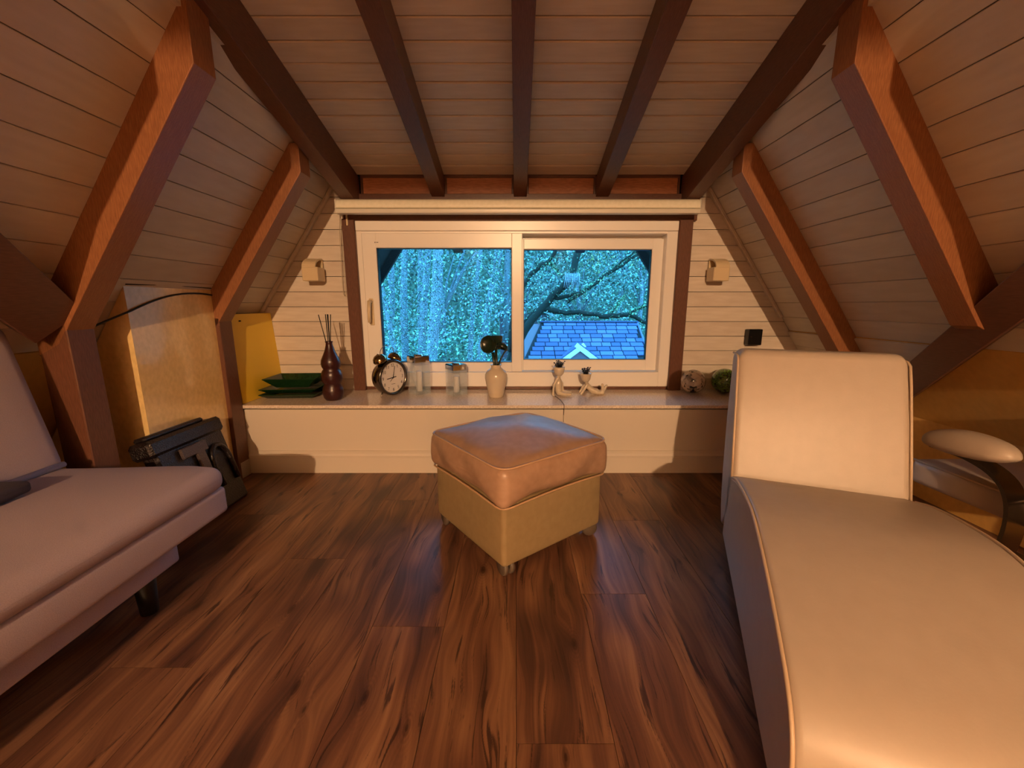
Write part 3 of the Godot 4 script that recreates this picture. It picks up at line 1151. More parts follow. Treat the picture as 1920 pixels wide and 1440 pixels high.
func make_chaise() -> void:
	var wide := 0.540
	var th := -deg_to_rad(21.5)
	var c := thing("chaise_longue", "cream leather chaise longue with a curved seat and an upright back", "chaise longue", V(0.907, 0, -1.665), th)
	# profile plane: local z runs towards the foot end, y up; drawn out along local x
	var F := Transform3D(Basis(V(0, 0, 1), V(0, 1, 0), V(1, 0, 0)), Vector3.ZERO)
	var top := curve([Vector2(0.10, 0.335), Vector2(0.20, 0.352), Vector2(0.32, 0.386), Vector2(0.47, 0.411), Vector2(0.62, 0.424), Vector2(0.76, 0.410), Vector2(0.88, 0.386), Vector2(1.0, 0.355), Vector2(1.11, 0.318), Vector2(1.17, 0.272), Vector2(1.195, 0.20), Vector2(1.20, 0.05)], 4)
	var prof := top.duplicate()
	prof.append_array([Vector2(1.0, 0.045), Vector2(0.5, 0.045), Vector2(0.10, 0.045)])
	var st := stn(true)
	prism(st, prof, wide, F, 0.016, true)
	part("seat", st, M.cream_leather, c)
	var back := round_poly([Vector2(0.030, 0.826), Vector2(0.115, 0.60), Vector2(0.205, 0.340), Vector2(0.17, 0.18), Vector2(0.02, 0.045), Vector2(-0.055, 0.12), Vector2(-0.10, 0.25), Vector2(-0.14, 0.5), Vector2(-0.135, 0.815)], 0.03, 4)
	st = stn(true)
	var droop := func(q: Vector2, x: float) -> Vector2:
		var e := maxf(0.0, 0.034 - minf(x, wide - x))
		return q if q.y < 0.6 else Vector2(q.x, q.y - e * e / 0.05 * clampf((q.y - 0.6) / 0.2, 0, 1))
	prism(st, back, wide, F, 0.014, true, droop)
	part("backrest", st, M.cream_leather, c)
	for e in [0, 1]:
		var x := -0.001 if e == 0 else wide + 0.001
		st = stn(true)
		var line := []
		for i in range(5, top.size() - 3): line.append(V(x, top[i].y - 0.004, top[i].x))
		tube(st, line, 0.0045, 6)
		part("piping", st, M.cream_piping, c)
		st = stn(true)
		tube(st, [V(x, 0.345, 0.198), V(x, 0.47, 0.158), V(x, 0.60, 0.112), V(x, 0.72, 0.068), V(x, 0.785, 0.040), V(x, 0.797, 0.018), V(x, 0.800, -0.02), V(x, 0.795, -0.12)], 0.0045, 6)
		part("piping", st, M.cream_piping, c)
	for p in [V(0.06, 0, 0.12), V(wide - 0.06, 0, 0.12), V(0.06, 0, 1.1), V(wide - 0.06, 0, 1.1)]:
		st = stn()
		lathe(st, [Vector2(0, 0), Vector2(0.022, 0), Vector2(0.028, 0.05), Vector2(0, 0.05)], 12, Transform3D(Basis(), p))
		part("foot", st, M.black_leg, c)

func make_armchair() -> void:
	var c := thing("armchair", "cream leather armchair with padded arms and curved chrome frame behind the chaise", "armchair")
	for k in 2:
		var x: float = [1.545, 2.0][k]
		var st := stn(true)
		var taper := func(w: Vector3) -> Vector3:
			# long lens-shaped pad, thick in the middle
			var t := clampf(absf(w.z) / 0.14, 0, 1)
			w.x *= 1.0 - 0.35 * t * t
			w.y *= 1.0 - 0.45 * t * t
			if w.y < 0: w.y *= 0.6
			return w
		pad(st, V(x, 0.520, -1.33), V(0.11, 0.10, 0.285), 0.045, V(0, 0.008, 0), Basis(V(1, 0, 0), -0.10), 12, taper)
		part("arm_pad", st, M.cream_leather, c)
		# bent flat bar: from under the pad's near end, round and down to the floor runner
		st = stn(true)
		var path := curve([Vector2(-1.425, 0.495), Vector2(-1.305, 0.492), Vector2(-1.215, 0.462), Vector2(-1.170, 0.40), Vector2(-1.160, 0.30), Vector2(-1.185, 0.16), Vector2(-1.245, 0.05), Vector2(-1.335, 0.012), Vector2(-1.785, 0.010)], 5)
		var ring := []
		for i in path.size():
			var a: Vector2 = path[maxi(i - 1, 0)]
			var b: Vector2 = path[mini(i + 1, path.size() - 1)]
			var n := (b - a).normalized().orthogonal() * 0.006
			ring.append([V(x - 0.032, path[i].y + n.y, path[i].x + n.x), V(x + 0.032, path[i].y + n.y, path[i].x + n.x), V(x + 0.032, path[i].y - n.y, path[i].x - n.x), V(x - 0.032, path[i].y - n.y, path[i].x - n.x)])
		for i in ring.size() - 1:
			for e in 4:
				var f := (e + 1) % 4
				st.set_smooth_group(e)
				quad(st, ring[i][e], ring[i][f], ring[i + 1][f], ring[i + 1][e], (ring[i][0] + ring[i + 1][2]) * 0.5)
		part("frame_bar", st, M.smoke_chrome, c, "smoky chrome flat bar")
	var st2 := stn(true)
	pad(st2, V(1.775, 0.362, -1.26), V(0.40, 0.095, 0.56), 0.022, V(0.006, 0.012, 0), Basis(V(1, 0, 0), -0.03), 12)
	part("seat", st2, M.cream_leather, c)
	st2 = stn(true)
	tube(st2, [V(1.576, 0.400, -1.53), V(1.572, 0.404, -1.26), V(1.576, 0.410, -0.99)], 0.004, 6)
	part("piping", st2, M.cream_piping, c)
	st2 = stn(true)
	pad(st2, V(1.70, 0.56, -0.90), V(0.36, 0.42, 0.09), 0.03, V(0, 0, 0.01), Basis(V(1, 0, 0), 0.30), 8)
	part("backrest", st2, M.cream_leather, c)

# ---------------------------------------------------------------- on the sill
const SILL := 0.422

func tray(st: SurfaceTool, y0: float, y1: float, base: Vector2, rim: Vector2, t := 0.006) -> void:
	var ring := func(s: Vector2, y: float) -> Array:
		return [V(-s.x, y, -s.y), V(s.x, y, -s.y), V(s.x, y, s.y), V(-s.x, y, s.y)]
	var ob: Array = ring.call(base, y0)
	var orim: Array = ring.call(rim, y1)
	var otop: Array = ring.call(rim - Vector2(t * 0.3, t * 0.3), y1 + t * 0.5)
	var irim: Array = ring.call(rim - Vector2(t, t), y1 + t * 0.2)
	var ib: Array = ring.call(base - Vector2(t, t), y0 + t)
	var low := V(0, y0 + 0.001, 0)
	for i in 4:
		var j := (i + 1) % 4
		quad(st, ob[i], ob[j], orim[j], orim[i], V(0, (y0 + y1) / 2, 0))
		quad(st, orim[i], orim[j], otop[j], otop[i], V(0, y0, 0))
		quad(st, otop[i], otop[j], irim[j], irim[i], V(0, y0 - 1.0, 0))
		quad(st, irim[i], irim[j], ib[j], ib[i], (irim[i] + irim[j]) * 3.0 - V(0, 5, 0))
	quad(st, ob[0], ob[1], ob[2], ob[3], V(0, y1, 0))
	quad(st, ib[0], ib[1], ib[2], ib[3], V(0, y0 - 1, 0))

func make_dishes() -> void:
	var specs := [
		[V(-1.428, SILL + 0.001, -2.595), 0.0, 0.026, Vector2(0.135, 0.095), Vector2(0.172, 0.130), "square_plate", "bottom green square plate lying on the sill under another plate", "plate"],
		[V(-1.431, SILL + 0.033, -2.600), 0.0, 0.026, Vector2(0.130, 0.092), Vector2(0.170, 0.128), "square_plate", "green square plate stacked between the bottom plate and the bowl", "plate"],
		[V(-1.423, SILL + 0.064, -2.605), 0.0, 0.058, Vector2(0.098, 0.072), Vector2(0.158, 0.118), "square_bowl", "deep green square bowl on top of two plates", "bowl"]]
	for s in specs:
		var t := thing(s[5], s[6], s[7], s[0], 0.06, "green square dishes" if s[7] == "plate" else "")
		var st := stn()
		tray(st, s[1], s[2], s[3], s[4])
		part("dish", st, M.green_glaze, t)

func make_diffuser() -> void:
	var at := V(-1.135, SILL, -2.475)
	var st := stn()
	var pts := [Vector2(0.0, 0.0), Vector2(0.045, 0.0), Vector2(0.056, 0.016), Vector2(0.0625, 0.05), Vector2(0.0585, 0.075), Vector2(0.047, 0.097), Vector2(0.053, 0.108), Vector2(0.061, 0.13), Vector2(0.062, 0.155), Vector2(0.056, 0.178), Vector2(0.046, 0.193), Vector2(0.053, 0.206), Vector2(0.0575, 0.225), Vector2(0.054, 0.248), Vector2(0.042, 0.275), Vector2(0.029, 0.305), Vector2(0.021, 0.335), Vector2(0.019, 0.350), Vector2(0.023, 0.359), Vector2(0.021, 0.361), Vector2(0.013, 0.358), Vector2(0.012, 0.30), Vector2(0.0, 0.29)]
	lathe(st, pts, 36)
	var v := part(numbered("diffuser_bottle"), st, M.vase_wood, self)
	v.position = at
	tag(v, "dark reddish wooden gourd-shaped bottle holding black reeds", "bottle")
	var tips := [Vector2(-0.046, 0.006), Vector2(-0.010, -0.008), Vector2(-0.003, 0.008), Vector2(0.004, 0.0), Vector2(0.013, 0.010), Vector2(0.022, -0.004)]
	for i in 6:
		st = stn()
		var t: Vector2 = tips[i]
		var a := V(t.x * 0.10 + (0.003 if t.x > 0 else -0.003), 0.31, t.y * 0.2)
		var b := V(t.x, 0.522 - absf(t.x) * 0.05, t.y)
		tube(st, [a, a.lerp(b, 0.5), b], 0.0024, 6)
		var r := part(numbered("diffuser_reed"), st, M.reed, self)
		r.position = at
		tag(r, "slim black reed standing in the wooden gourd-shaped bottle", "reed", "reeds in the diffuser bottle")

func make_clock() -> void:
	var c := thing("alarm_clock", "chrome twin-bell alarm clock with a white dial", "alarm clock", V(-0.815, SILL, -2.575), deg_to_rad(58.0))
	var mid := V(0, 0.124, 0)
	var axis := Basis(V(1, 0, 0), PI / 2)      # lathe's y becomes the clock's z
	var st := stn(true)
	lathe(st, [Vector2(0, -0.065), Vector2(0.070, -0.062), Vector2(0.098, -0.045), Vector2(0.112, -0.012), Vector2(0.114, 0.018), Vector2(0.110, 0.034)], 40, Transform3D(axis, mid))
	part("case", st, M.dark_chrome, c)
	st = stn(true)
	lathe(st, [Vector2(0.110, 0.032), Vector2(0.114, 0.037), Vector2(0.113, 0.044), Vector2(0.106, 0.048), Vector2(0.099, 0.045), Vector2(0.096, 0.036)], 40, Transform3D(axis, mid))
	part("bezel", st, M.smoke_chrome, c)
	st = stn(true)
	lathe(st, [Vector2(0.0985, 0.036), Vector2(0, 0.0361)], 40, Transform3D(axis, mid))
	var dial := part("dial", st, M.face, c)
	var font := SystemFont.new()
	font.font_names = PackedStringArray(["Droid Sans"])
	for n in range(1, 13):
		var tm := TextMesh.new()
		tm.text = str(n)
		tm.font = font
		tm.font_size = 27
		tm.pixel_size = 0.00095
		tm.depth = 0.0006
		var a := n * TAU / 12.0
		var m := MeshInstance3D.new()
		m.mesh = tm
		m.material_override = M.ink
		m.name = "numeral"
		m.position = mid + V(sin(a) * 0.078, cos(a) * 0.078, 0.0367)
		dial.add_child(m, true)
	var hands := [[4.62, 0.050, 0.0024, "hour_hand"], [0.24, 0.074, 0.0017, "minute_hand"], [3.95, 0.034, 0.0009, "second_hand"], [1.47, 0.026, 0.0022, "alarm_hand"]]
	for h in hands:
		st = stn()
		var d := V(sin(h[0]), cos(h[0]), 0)
		bx(st, mid + d * (h[1] * 0.5 - 0.004) + V(0, 0, 0.0382), V(h[2] * 2.0, h[1] + 0.008, 0.001), 0.0, Basis(V(0, 0, 1), -h[0]))
		part(h[3], st, M.ink, dial)
	st = stn()
	bx(st, mid + V(0, -0.042, 0.0366), V(0.030, 0.0022, 0.0005), 0.0)
	part("small_print", st, M.ink, dial)
	for s in [-1.0, 1.0]:
		st = stn(true)
		var lean := Basis(V(0, 0, 1), -s * 0.42)
		lathe(st, [Vector2(0.043, -0.005), Vector2(0.044, 0.0), Vector2(0.040, 0.017), Vector2(0.028, 0.032), Vector2(0.012, 0.039), Vector2(0, 0.040)], 24, Transform3D(lean, mid + V(s * 0.058, 0.112, -0.005)))
		var b := part("bell", st, M.bell, c, "dark brass bell")
		st = stn(true)
		lathe(st, [Vector2(0.005, 0.03), Vector2(0.006, 0.042), Vector2(0.003, 0.047), Vector2(0, 0.048)], 10, Transform3D(lean, mid + V(s * 0.058, 0.112, -0.005)))
		tube(st, [mid + V(s * 0.046, 0.095, -0.005), mid + V(s * 0.060, 0.118, -0.005)], 0.005, 8)
		part("stud", st, M.bell, b)
	st = stn(true)
	var arc := []
	for i in 13:
		var a := PI * i / 12.0
		arc.append(mid + V(cos(a) * 0.055, 0.155 + sin(a) * 0.045, -0.006))
	tube(st, arc, 0.0022, 6)
	part("carry_handle", st, M.chrome, c)
	for s in [-1.0, 1.0]:
		st = stn(true)
		tube(st, [mid + V(s * 0.058, -0.092, 0.0), V(s * 0.078, 0.004, 0.004)], [0.006, 0.004], 8)
		part("foot", st, M.chrome, c)

func make_jars() -> void:
	var specs := [[V(-0.642, SILL, -2.655), 0.108, 0.212, 0.045, 0.135, 0.70, "tall square glass jar with a chrome lid and a white candle inside"], [V(-0.392, SILL, -2.625), 0.104, 0.165, 0.040, 0.105, 0.62, "short square glass jar with a chrome lid and a white candle inside"]]
	for s in specs:
		var t := thing("glass_jar", s[6], "jar", s[0], s[5])
		var a: float = s[1]
		var h: float = s[2]
		var st := stn()
		# thick glass: outer and inner walls
		for e in 4:
			var r := Basis(V(0, 1, 0), e * PI / 2)
			bx(st, r * V(0, h / 2, a / 2 - 0.003), V(a, h, 0.006), 0.001, r)
		box_from(st, V(-a / 2 + 0.006, 0.001, -a / 2 + 0.006), V(a / 2 - 0.006, 0.014, a / 2 - 0.006), 0.002)
		part("glass_body", st, M.glass, t)
		st = stn()
		bx(st, V(0, h + s[3] / 2 - 0.004, 0), V(a + 0.004, s[3], a + 0.004), 0.006)
		var lid := part("lid", st, M.chrome, t, "chrome lid")
		st = stn(true)
		lathe(st, [Vector2(0.03, h + s[3] - 0.005), Vector2(0.026, h + s[3] + 0.003), Vector2(0, h + s[3] + 0.004)], 18)
		part("lid_dome", st, M.chrome, lid)
		var c := stn(true)
		lathe(c, [Vector2(0, 0), Vector2(0.019, 0), Vector2(0.019, s[4] - 0.003), Vector2(0.017, s[4]), Vector2(0, s[4])], 20)
		var cd := part(numbered("candle"), c, M.candle, self)
		cd.position = (s[0] as Vector3) + V(0, 0.015, 0)
		tag(cd, "white pillar candle inside the %s glass jar" % ("tall" if h > 0.2 else "short"), "candle")

func make_vase() -> void:
	var at := V(-0.128, SILL, -2.55)
	var st := stn()
	lathe(st, [Vector2(0, 0), Vector2(0.044, 0), Vector2(0.048, 0.008), Vector2(0.055, 0.05), Vector2(0.064, 0.085), Vector2(0.0705, 0.12), Vector2(0.070, 0.142), Vector2(0.060, 0.166), Vector2(0.040, 0.181), Vector2(0.030, 0.188), Vector2(0.031, 0.199), Vector2(0.036, 0.205), Vector2(0.034, 0.207), Vector2(0.028, 0.203), Vector2(0.025, 0.19), Vector2(0.04, 0.16), Vector2(0.05, 0.03), Vector2(0, 0.02)], 36)
	var v := part(numbered("vase"), st, M.ceramic, self)
	v.position = at
	tag(v, "cream glazed ceramic vase holding dark kitchen utensils", "vase")
	# serving spoon with a big round bowl, turned to the room
	st = stn(true)
	var disc := Transform3D(Basis(V(0, 1, 0), -0.35) * Basis(V(1, 0, 0), PI / 2 - 0.15), V(-0.042, 0.335, 0.012))
	lathe(st, [Vector2(0, -0.012), Vector2(0.03, -0.010), Vector2(0.050, 0.0), Vector2(0.056, 0.010), Vector2(0.054, 0.011), Vector2(0.048, 0.003), Vector2(0.028, -0.006), Vector2(0, -0.008)], 28, disc)
	var sp := part(numbered("serving_spoon"), st, M.green_plastic, self)
	sp.position = at
	tag(sp, "dark green round serving spoon standing in the cream vase", "utensil")
	st = stn(true)
	tube(st, [V(0.0, 0.03, 0.0), V(-0.008, 0.20, 0.004), V(-0.018, 0.285, 0.008)], [0.008, 0.009, 0.010], 8)
	part("handle", st, M.green_plastic, sp)
	# flat turner behind
	st = stn()
	prism(st, round_poly([Vector2(-0.036, 0.30), Vector2(0.030, 0.30), Vector2(0.042, 0.388), Vector2(-0.034, 0.388)], 0.012, 3), 0.005, Transform3D(Basis(V(0, 1, 0), -0.2), V(0.002, 0, -0.030)))
	var tu := part(numbered("spatula"), st, M.green_plastic, self)
	tu.position = at
	tag(tu, "dark green flat spatula standing behind the spoon in the vase", "utensil")
	st = stn(true)
	tube(st, [V(0.003, 0.03, -0.006), V(0.002, 0.20, -0.014), V(0.0, 0.31, -0.02)], [0.008, 0.008, 0.009], 8)
	part("handle", st, M.green_plastic, tu)
	# ladle hanging over on the right
	st = stn(true)
	var cup := Transform3D(Basis(V(0, 0, 1), 2.75) * Basis(V(1, 0, 0), 0.3), V(0.038, 0.318, 0.012))
	lathe(st, [Vector2(0, -0.03), Vector2(0.022, -0.026), Vector2(0.036, -0.012), Vector2(0.042, 0.006), Vector2(0.040, 0.007), Vector2(0.033, -0.010), Vector2(0.02, -0.022), Vector2(0, -0.026)], 24, cup)
	var la := part(numbered("ladle"), st, M.green_plastic, self)
	la.position = at
	tag(la, "dark green ladle with a tipped cup standing in the cream vase", "utensil")
	st = stn(true)
	tube(st, [V(0.006, 0.04, 0.008), V(0.014, 0.20, 0.010), V(0.030, 0.245, 0.012), V(0.062, 0.30, 0.012), V(0.072, 0.325, 0.012)], [0.008, 0.008, 0.005, 0.0045, 0.005], 8)
	part("handle", st, M.green_plastic, la)

func plant_tuft(parent: Node3D, at: Vector3, r: float, seed_: int) -> void:
	rng.seed = seed_
	for i in 13:
		var st := stn(true)
		var a := rng.randf() * TAU
		var lean := rng.randf_range(0.2, 1.0)
		var top := at + V(cos(a) * r * lean * 1.15, rng.randf_range(0.028, 0.045), sin(a) * r * lean * 1.15)
		var base := at + V(cos(a) * r * 0.5 * lean, 0.0, sin(a) * r * 0.5 * lean)
		tube(st, [base, base.lerp(top, 0.5) + V(0, 0.006, 0), top], [0.0022, 0.0018, 0.001], 5)
		for k in 3:
			ball(st, base.lerp(top, 0.45 + 0.27 * k) + V(rng.randf_range(-0.004, 0.004), 0.002, rng.randf_range(-0.004, 0.004)), V(0.006, 0.0035, 0.006), 6, 4)
		part("leafy_stem", st, M.plant, parent)

func make_figures() -> void:
	# a seated little figure whose head is a pot
	var f := thing("figurine_planter", "cream figurine planter sitting upright with a pot for a head", "planter", V(0.262, SILL, -2.585))
	var st := stn(true)
	body(st, [[[V(0.012, 0.035, 0), 0.022], [V(0.010, 0.075, 0), 0.020], [V(0.008, 0.118, 0), 0.013], [V(0.012, 0.135, 0), 0.011]],
		[[V(0.004, 0.117, 0.014), 0.0085], [V(-0.020, 0.075, 0.020), 0.0075], [V(-0.026, 0.012, 0.024), 0.0075], [V(-0.022, 0.008, 0.030), 0.008]],
		[[V(0.012, 0.117, -0.012), 0.0085], [V(0.034, 0.078, -0.014), 0.0075], [V(0.040, 0.035, -0.006), 0.0075]],
		[[V(0.014, 0.020, 0.012), 0.017], [V(0.050, 0.014, 0.026), 0.0115], [V(0.085, 0.012, 0.020), 0.0095]],
		[[V(0.014, 0.020, -0.008), 0.017], [V(0.055, 0.022, -0.004), 0.0115], [V(0.090, 0.018, 0.002), 0.0095]]], 0.004)
	part("figure", st, M.ceramic, f)
	st = stn()
	lathe(st, [Vector2(0, 0.130), Vector2(0.018, 0.132), Vector2(0.028, 0.145), Vector2(0.034, 0.165), Vector2(0.0365, 0.187), Vector2(0.034, 0.188), Vector2(0.030, 0.172), Vector2(0, 0.170)], 24, Transform3D(Basis(), V(0.013, 0, 0)))
	part("pot_head", st, M.ceramic, f)
	st = stn()
	lathe(st, [Vector2(0.033, 0.178), Vector2(0, 0.182)], 16, Transform3D(Basis(), V(0.013, 0, 0)))
	var so := part("soil", st, M.soil, f)
	plant_tuft(f, V(0.013, 0.178, 0), 0.030, 5)
	# one lying on its front, feet in the air
	var g := thing("figurine_planter", "cream figurine planter lying on its front with raised feet", "planter", V(0.455, SILL, -2.615))
	st = stn(true)
	body(st, [[[V(0.004, 0.078, 0), 0.011], [V(0.018, 0.050, 0), 0.015], [V(0.045, 0.026, 0), 0.020], [V(0.072, 0.020, 0), 0.019]],
		[[V(0.006, 0.068, 0.014), 0.0085], [V(-0.012, 0.040, 0.020), 0.0075], [V(-0.034, 0.009, 0.024), 0.008]],
		[[V(0.004, 0.068, -0.012), 0.0085], [V(-0.018, 0.045, -0.014), 0.0075], [V(-0.036, 0.014, -0.012), 0.008]],
		[[V(0.072, 0.016, 0.010), 0.015], [V(0.108, 0.013, 0.012), 0.0115], [V(0.108, 0.045, 0.012), 0.0090], [V(0.105, 0.068, 0.012), 0.0085]],
		[[V(0.072, 0.016, -0.010), 0.015], [V(0.112, 0.014, -0.014), 0.0115], [V(0.126, 0.036, -0.016), 0.0090], [V(0.138, 0.055, -0.016), 0.0085]]], 0.004)
	part("figure", st, M.ceramic, g)
	st = stn()
	lathe(st, [Vector2(0, 0.082), Vector2(0.018, 0.085), Vector2(0.029, 0.10), Vector2(0.036, 0.138), Vector2(0.038, 0.140), Vector2(0.033, 0.139), Vector2(0.030, 0.124), Vector2(0, 0.122)], 24, Transform3D(Basis(), V(-0.003, 0, 0)))
	part("pot_head", st, M.ceramic, g)
	st = stn()
	lathe(st, [Vector2(0.034, 0.131), Vector2(0, 0.135)], 16, Transform3D(Basis(), V(-0.003, 0, 0)))
	part("soil", st, M.soil, g)
	plant_tuft(g, V(-0.003, 0.131, 0), 0.032, 6)
	# thin cord running off the sill
	st = stn(true)
	tube(st, [V(0.250, SILL + 0.002, -2.56), V(0.262, SILL + 0.002, -2.50), V(0.274, SILL + 0.002, -2.44), V(0.279, SILL + 0.002, -2.36), V(0.280, SILL + 0.002, -2.317), V(0.280, SILL - 0.01, -2.3155), V(0.280, 0.36, -2.333)], 0.0017, 5)
	solo("cord", st, M.cord, "thin brown cord running from the figurine over the sill edge", "cord")

# chains of tapered capsules joined by a smooth minimum, meshed as surface nets
func body(st: SurfaceTool, chains: Array, cell: float) -> void:
	var bones := []
	var lo := V(1e9, 1e9, 1e9)
	var hi := -lo
	for ch in chains:
		for i in ch.size() - 1:
			bones.append([ch[i][0], ch[i + 1][0], ch[i][1], ch[i + 1][1]])
		for j in ch:
			lo = lo.min(j[0] - Vector3.ONE * (j[1] + cell * 2))
			hi = hi.max(j[0] + Vector3.ONE * (j[1] + cell * 2))
	var n := Vector3i(((hi - lo) / cell).ceil()) + Vector3i.ONE
	var f := PackedFloat32Array()
	f.resize(n.x * n.y * n.z)
	for x in n.x:
		for y in n.y:
			for z in n.z:
				var p := lo + V(x, y, z) * cell
				var s := 0.0
				for b in bones:
					var ab: Vector3 = b[1] - b[0]
					var t := clampf((p - b[0]).dot(ab) / ab.length_squared(), 0, 1)
					var d := p.distance_to(b[0] + ab * t) - lerpf(b[2], b[3], t)
					s += exp(-d * 420.0)
				f[(x * n.y + y) * n.z + z] = -log(maxf(s, 1e-20)) / 420.0
	var at := {}
	var idx := func(x: int, y: int, z: int) -> int: return (x * n.y + y) * n.z + z
	for x in n.x - 1:
		for y in n.y - 1:
			for z in n.z - 1:
				var sum := Vector3()
				var c := 0
				for e in [[0,0,0,1,0,0],[0,0,0,0,1,0],[0,0,0,0,0,1],[1,0,0,1,1,0],[1,0,0,1,0,1],[0,1,0,1,1,0],[0,1,0,0,1,1],[0,0,1,1,0,1],[0,0,1,0,1,1],[1,1,0,1,1,1],[1,0,1,1,1,1],[0,1,1,1,1,1]]:
					var a := f[idx.call(x + e[0], y + e[1], z + e[2])]
					var b := f[idx.call(x + e[3], y + e[4], z + e[5])]
					if (a < 0.0) != (b < 0.0):
						sum += V(x + e[0], y + e[1], z + e[2]).lerp(V(x + e[3], y + e[4], z + e[5]), a / (a - b))
						c += 1
				if c: at[Vector3i(x, y, z)] = lo + sum / c * cell
	st.set_smooth_group(0)
	for x in range(1, n.x - 1):
		for y in range(1, n.y - 1):
			for z in range(1, n.z - 1):
				var a := f[idx.call(x, y, z)]
				for ax in 3:
					var d := Vector3i()
					d[ax] = 1
					var b := f[idx.call(x + d.x, y + d.y, z + d.z)]
					if (a < 0.0) == (b < 0.0): continue
					var u := Vector3i()
					u[(ax + 1) % 3] = 1
					var v := Vector3i()
					v[(ax + 2) % 3] = 1
					var o := Vector3i(x, y, z)
					var q := [o - u - v, o - v, o, o - u]
					if not (at.has(q[0]) and at.has(q[1]) and at.has(q[2]) and at.has(q[3])): continue
					var out: Vector3 = Vector3(d) if a < 0.0 else -Vector3(d)
					var k := [at[q[0]], at[q[1]], at[q[2]], at[q[3]]]
					if (k[2] - k[0]).cross(k[3] - k[1]).dot(out) > 0.0: k.reverse()
					for w in [k[0], k[1], k[2], k[0], k[2], k[3]]: st.add_vertex(w)

func make_balls() -> void:
	var st := stn()
	ball(st, Vector3.ZERO, Vector3.ONE * 0.079, 32, 20)
	var b := part(numbered("glass_ball"), st, M.marble_bw, self)
	b.position = V(1.170, SILL + 0.079, -2.655)
	b.rotation = V(0.3, 0.5, 0.4)
	tag(b, "black and white swirled glass ball on the sill", "glass ball")
	st = stn()
	ball(st, Vector3.ZERO, Vector3.ONE * 0.083, 32, 20)
	b = part(numbered("glass_ball"), st, M.marble_green, self)
	b.position = V(1.378, SILL + 0.083, -2.655)
	b.rotation = V(0.8, 0.2, 0.3)
	tag(b, "green striped glass ball on the sill behind the chaise back", "glass ball")
	var k := thing("black_device", "small black box on the board wall above the chaise back", "device", V(1.588, 0.735, -2.766))
	st = stn()
	box_from(st, V(-0.045, 0.0, 0.0), V(0.045, 0.105, 0.05), 0.004)
	part("housing", st, M.black_plastic, k)
	st = stn()
	bx(st, V(-0.03, 0.03, 0.051), V(0.012, 0.006, 0.004), 0.001)
	bx(st, V(-0.03, 0.055, 0.051), V(0.012, 0.006, 0.004), 0.001)
	part("buttons", st, M.smoke_chrome, k)

func make_lamp() -> void:
	# hangs behind the camera; its shadows and glints show in the room
	var at := V(0.03, 2.48, 4.8)
	var l := thing("ceiling_lamp", "ceiling lamp with a glowing glass globe hanging behind the camera", "lamp", at)
	var st := stn(true)
	lathe(st, [Vector2(0.05, 0.34), Vector2(0.05, 0.325), Vector2(0.012, 0.31), Vector2(0.008, 0.09), Vector2(0.03, 0.075), Vector2(0.03, 0.05)], 20)
	part("stem", st, M.bell, l)
	st = stn(true)
	ball(st, Vector3.ZERO, Vector3.ONE * 0.06, 20, 12)
	var glow := mat(Color(1, 0.8, 0.5), 0.4)
	glow.emission_enabled = true
	glow.emission = Color(1.0, 0.75, 0.45)
	glow.emission_energy_multiplier = 6.0
	part("lamp_globe", st, glow, l)
	var o := OmniLight3D.new()
	o.name = "lamp_light"
	o.light_color = LAMP_COLOR
	o.light_energy = LAMP_ENERGY
	o.light_size = 0.05
	o.omni_range = 20.0
	o.omni_attenuation = 2.0
	o.shadow_enabled = true
	l.add_child(o)

func make_downlights() -> void:
	# a row of four recessed ceiling spots behind the camera (their glints show along the blind's bar)
	var y := ceil_y(1.2) - 0.006
	for x in [-0.75, -0.25, 0.25, 0.75]:
		var l := thing("downlight", "small recessed ceiling downlight behind the camera", "downlight", V(X0 + x, y, 1.55), 0.0, "row of downlights behind the camera")
		var st := stn(true)
		lathe(st, [Vector2(0.030, 0.0), Vector2(0.044, -0.002), Vector2(0.046, 0.004), Vector2(0.044, 0.008)], 20)
		part("trim_ring", st, M.white, l)
		st = stn(true)
		lathe(st, [Vector2(0.0, 0.0), Vector2(0.030, 0.0)], 20)
		var glow := mat(Color(1, 0.85, 0.6), 0.4)
		glow.emission_enabled = true
		glow.emission = Color(1.0, 0.78, 0.5)
		glow.emission_energy_multiplier = 4.0
		part("lamp_face", st, glow, l)
		var s := SpotLight3D.new()
		s.name = "lamp_light"
		s.light_color = LAMP_COLOR
		s.light_energy = SPOT_ENERGY
		s.light_size = 0.03
		s.spot_range = 12.0
		s.spot_attenuation = 2.0
		s.spot_angle = 44.0
		s.spot_angle_attenuation = 1.0
		s.shadow_enabled = true
		s.position = V(0, -0.012, 0)
		s.rotation.x = -PI / 2 + 0.25
		l.add_child(s)

# ---------------------------------------------------------------- outdoors
func leaf_mesh() -> ArrayMesh:
	var st := stn()
	var a := V(0, 0, 0)
	var b := V(0.32, 0.06, 0.45)
	var c := V(0, 0.02, 1.0)
	var d := V(-0.32, 0.06, 0.45)
	for t in [[a, c, b], [a, d, c]]:
		for p in t: st.add_vertex(p)
	return mesh_of(st)

var LEAF: ArrayMesh

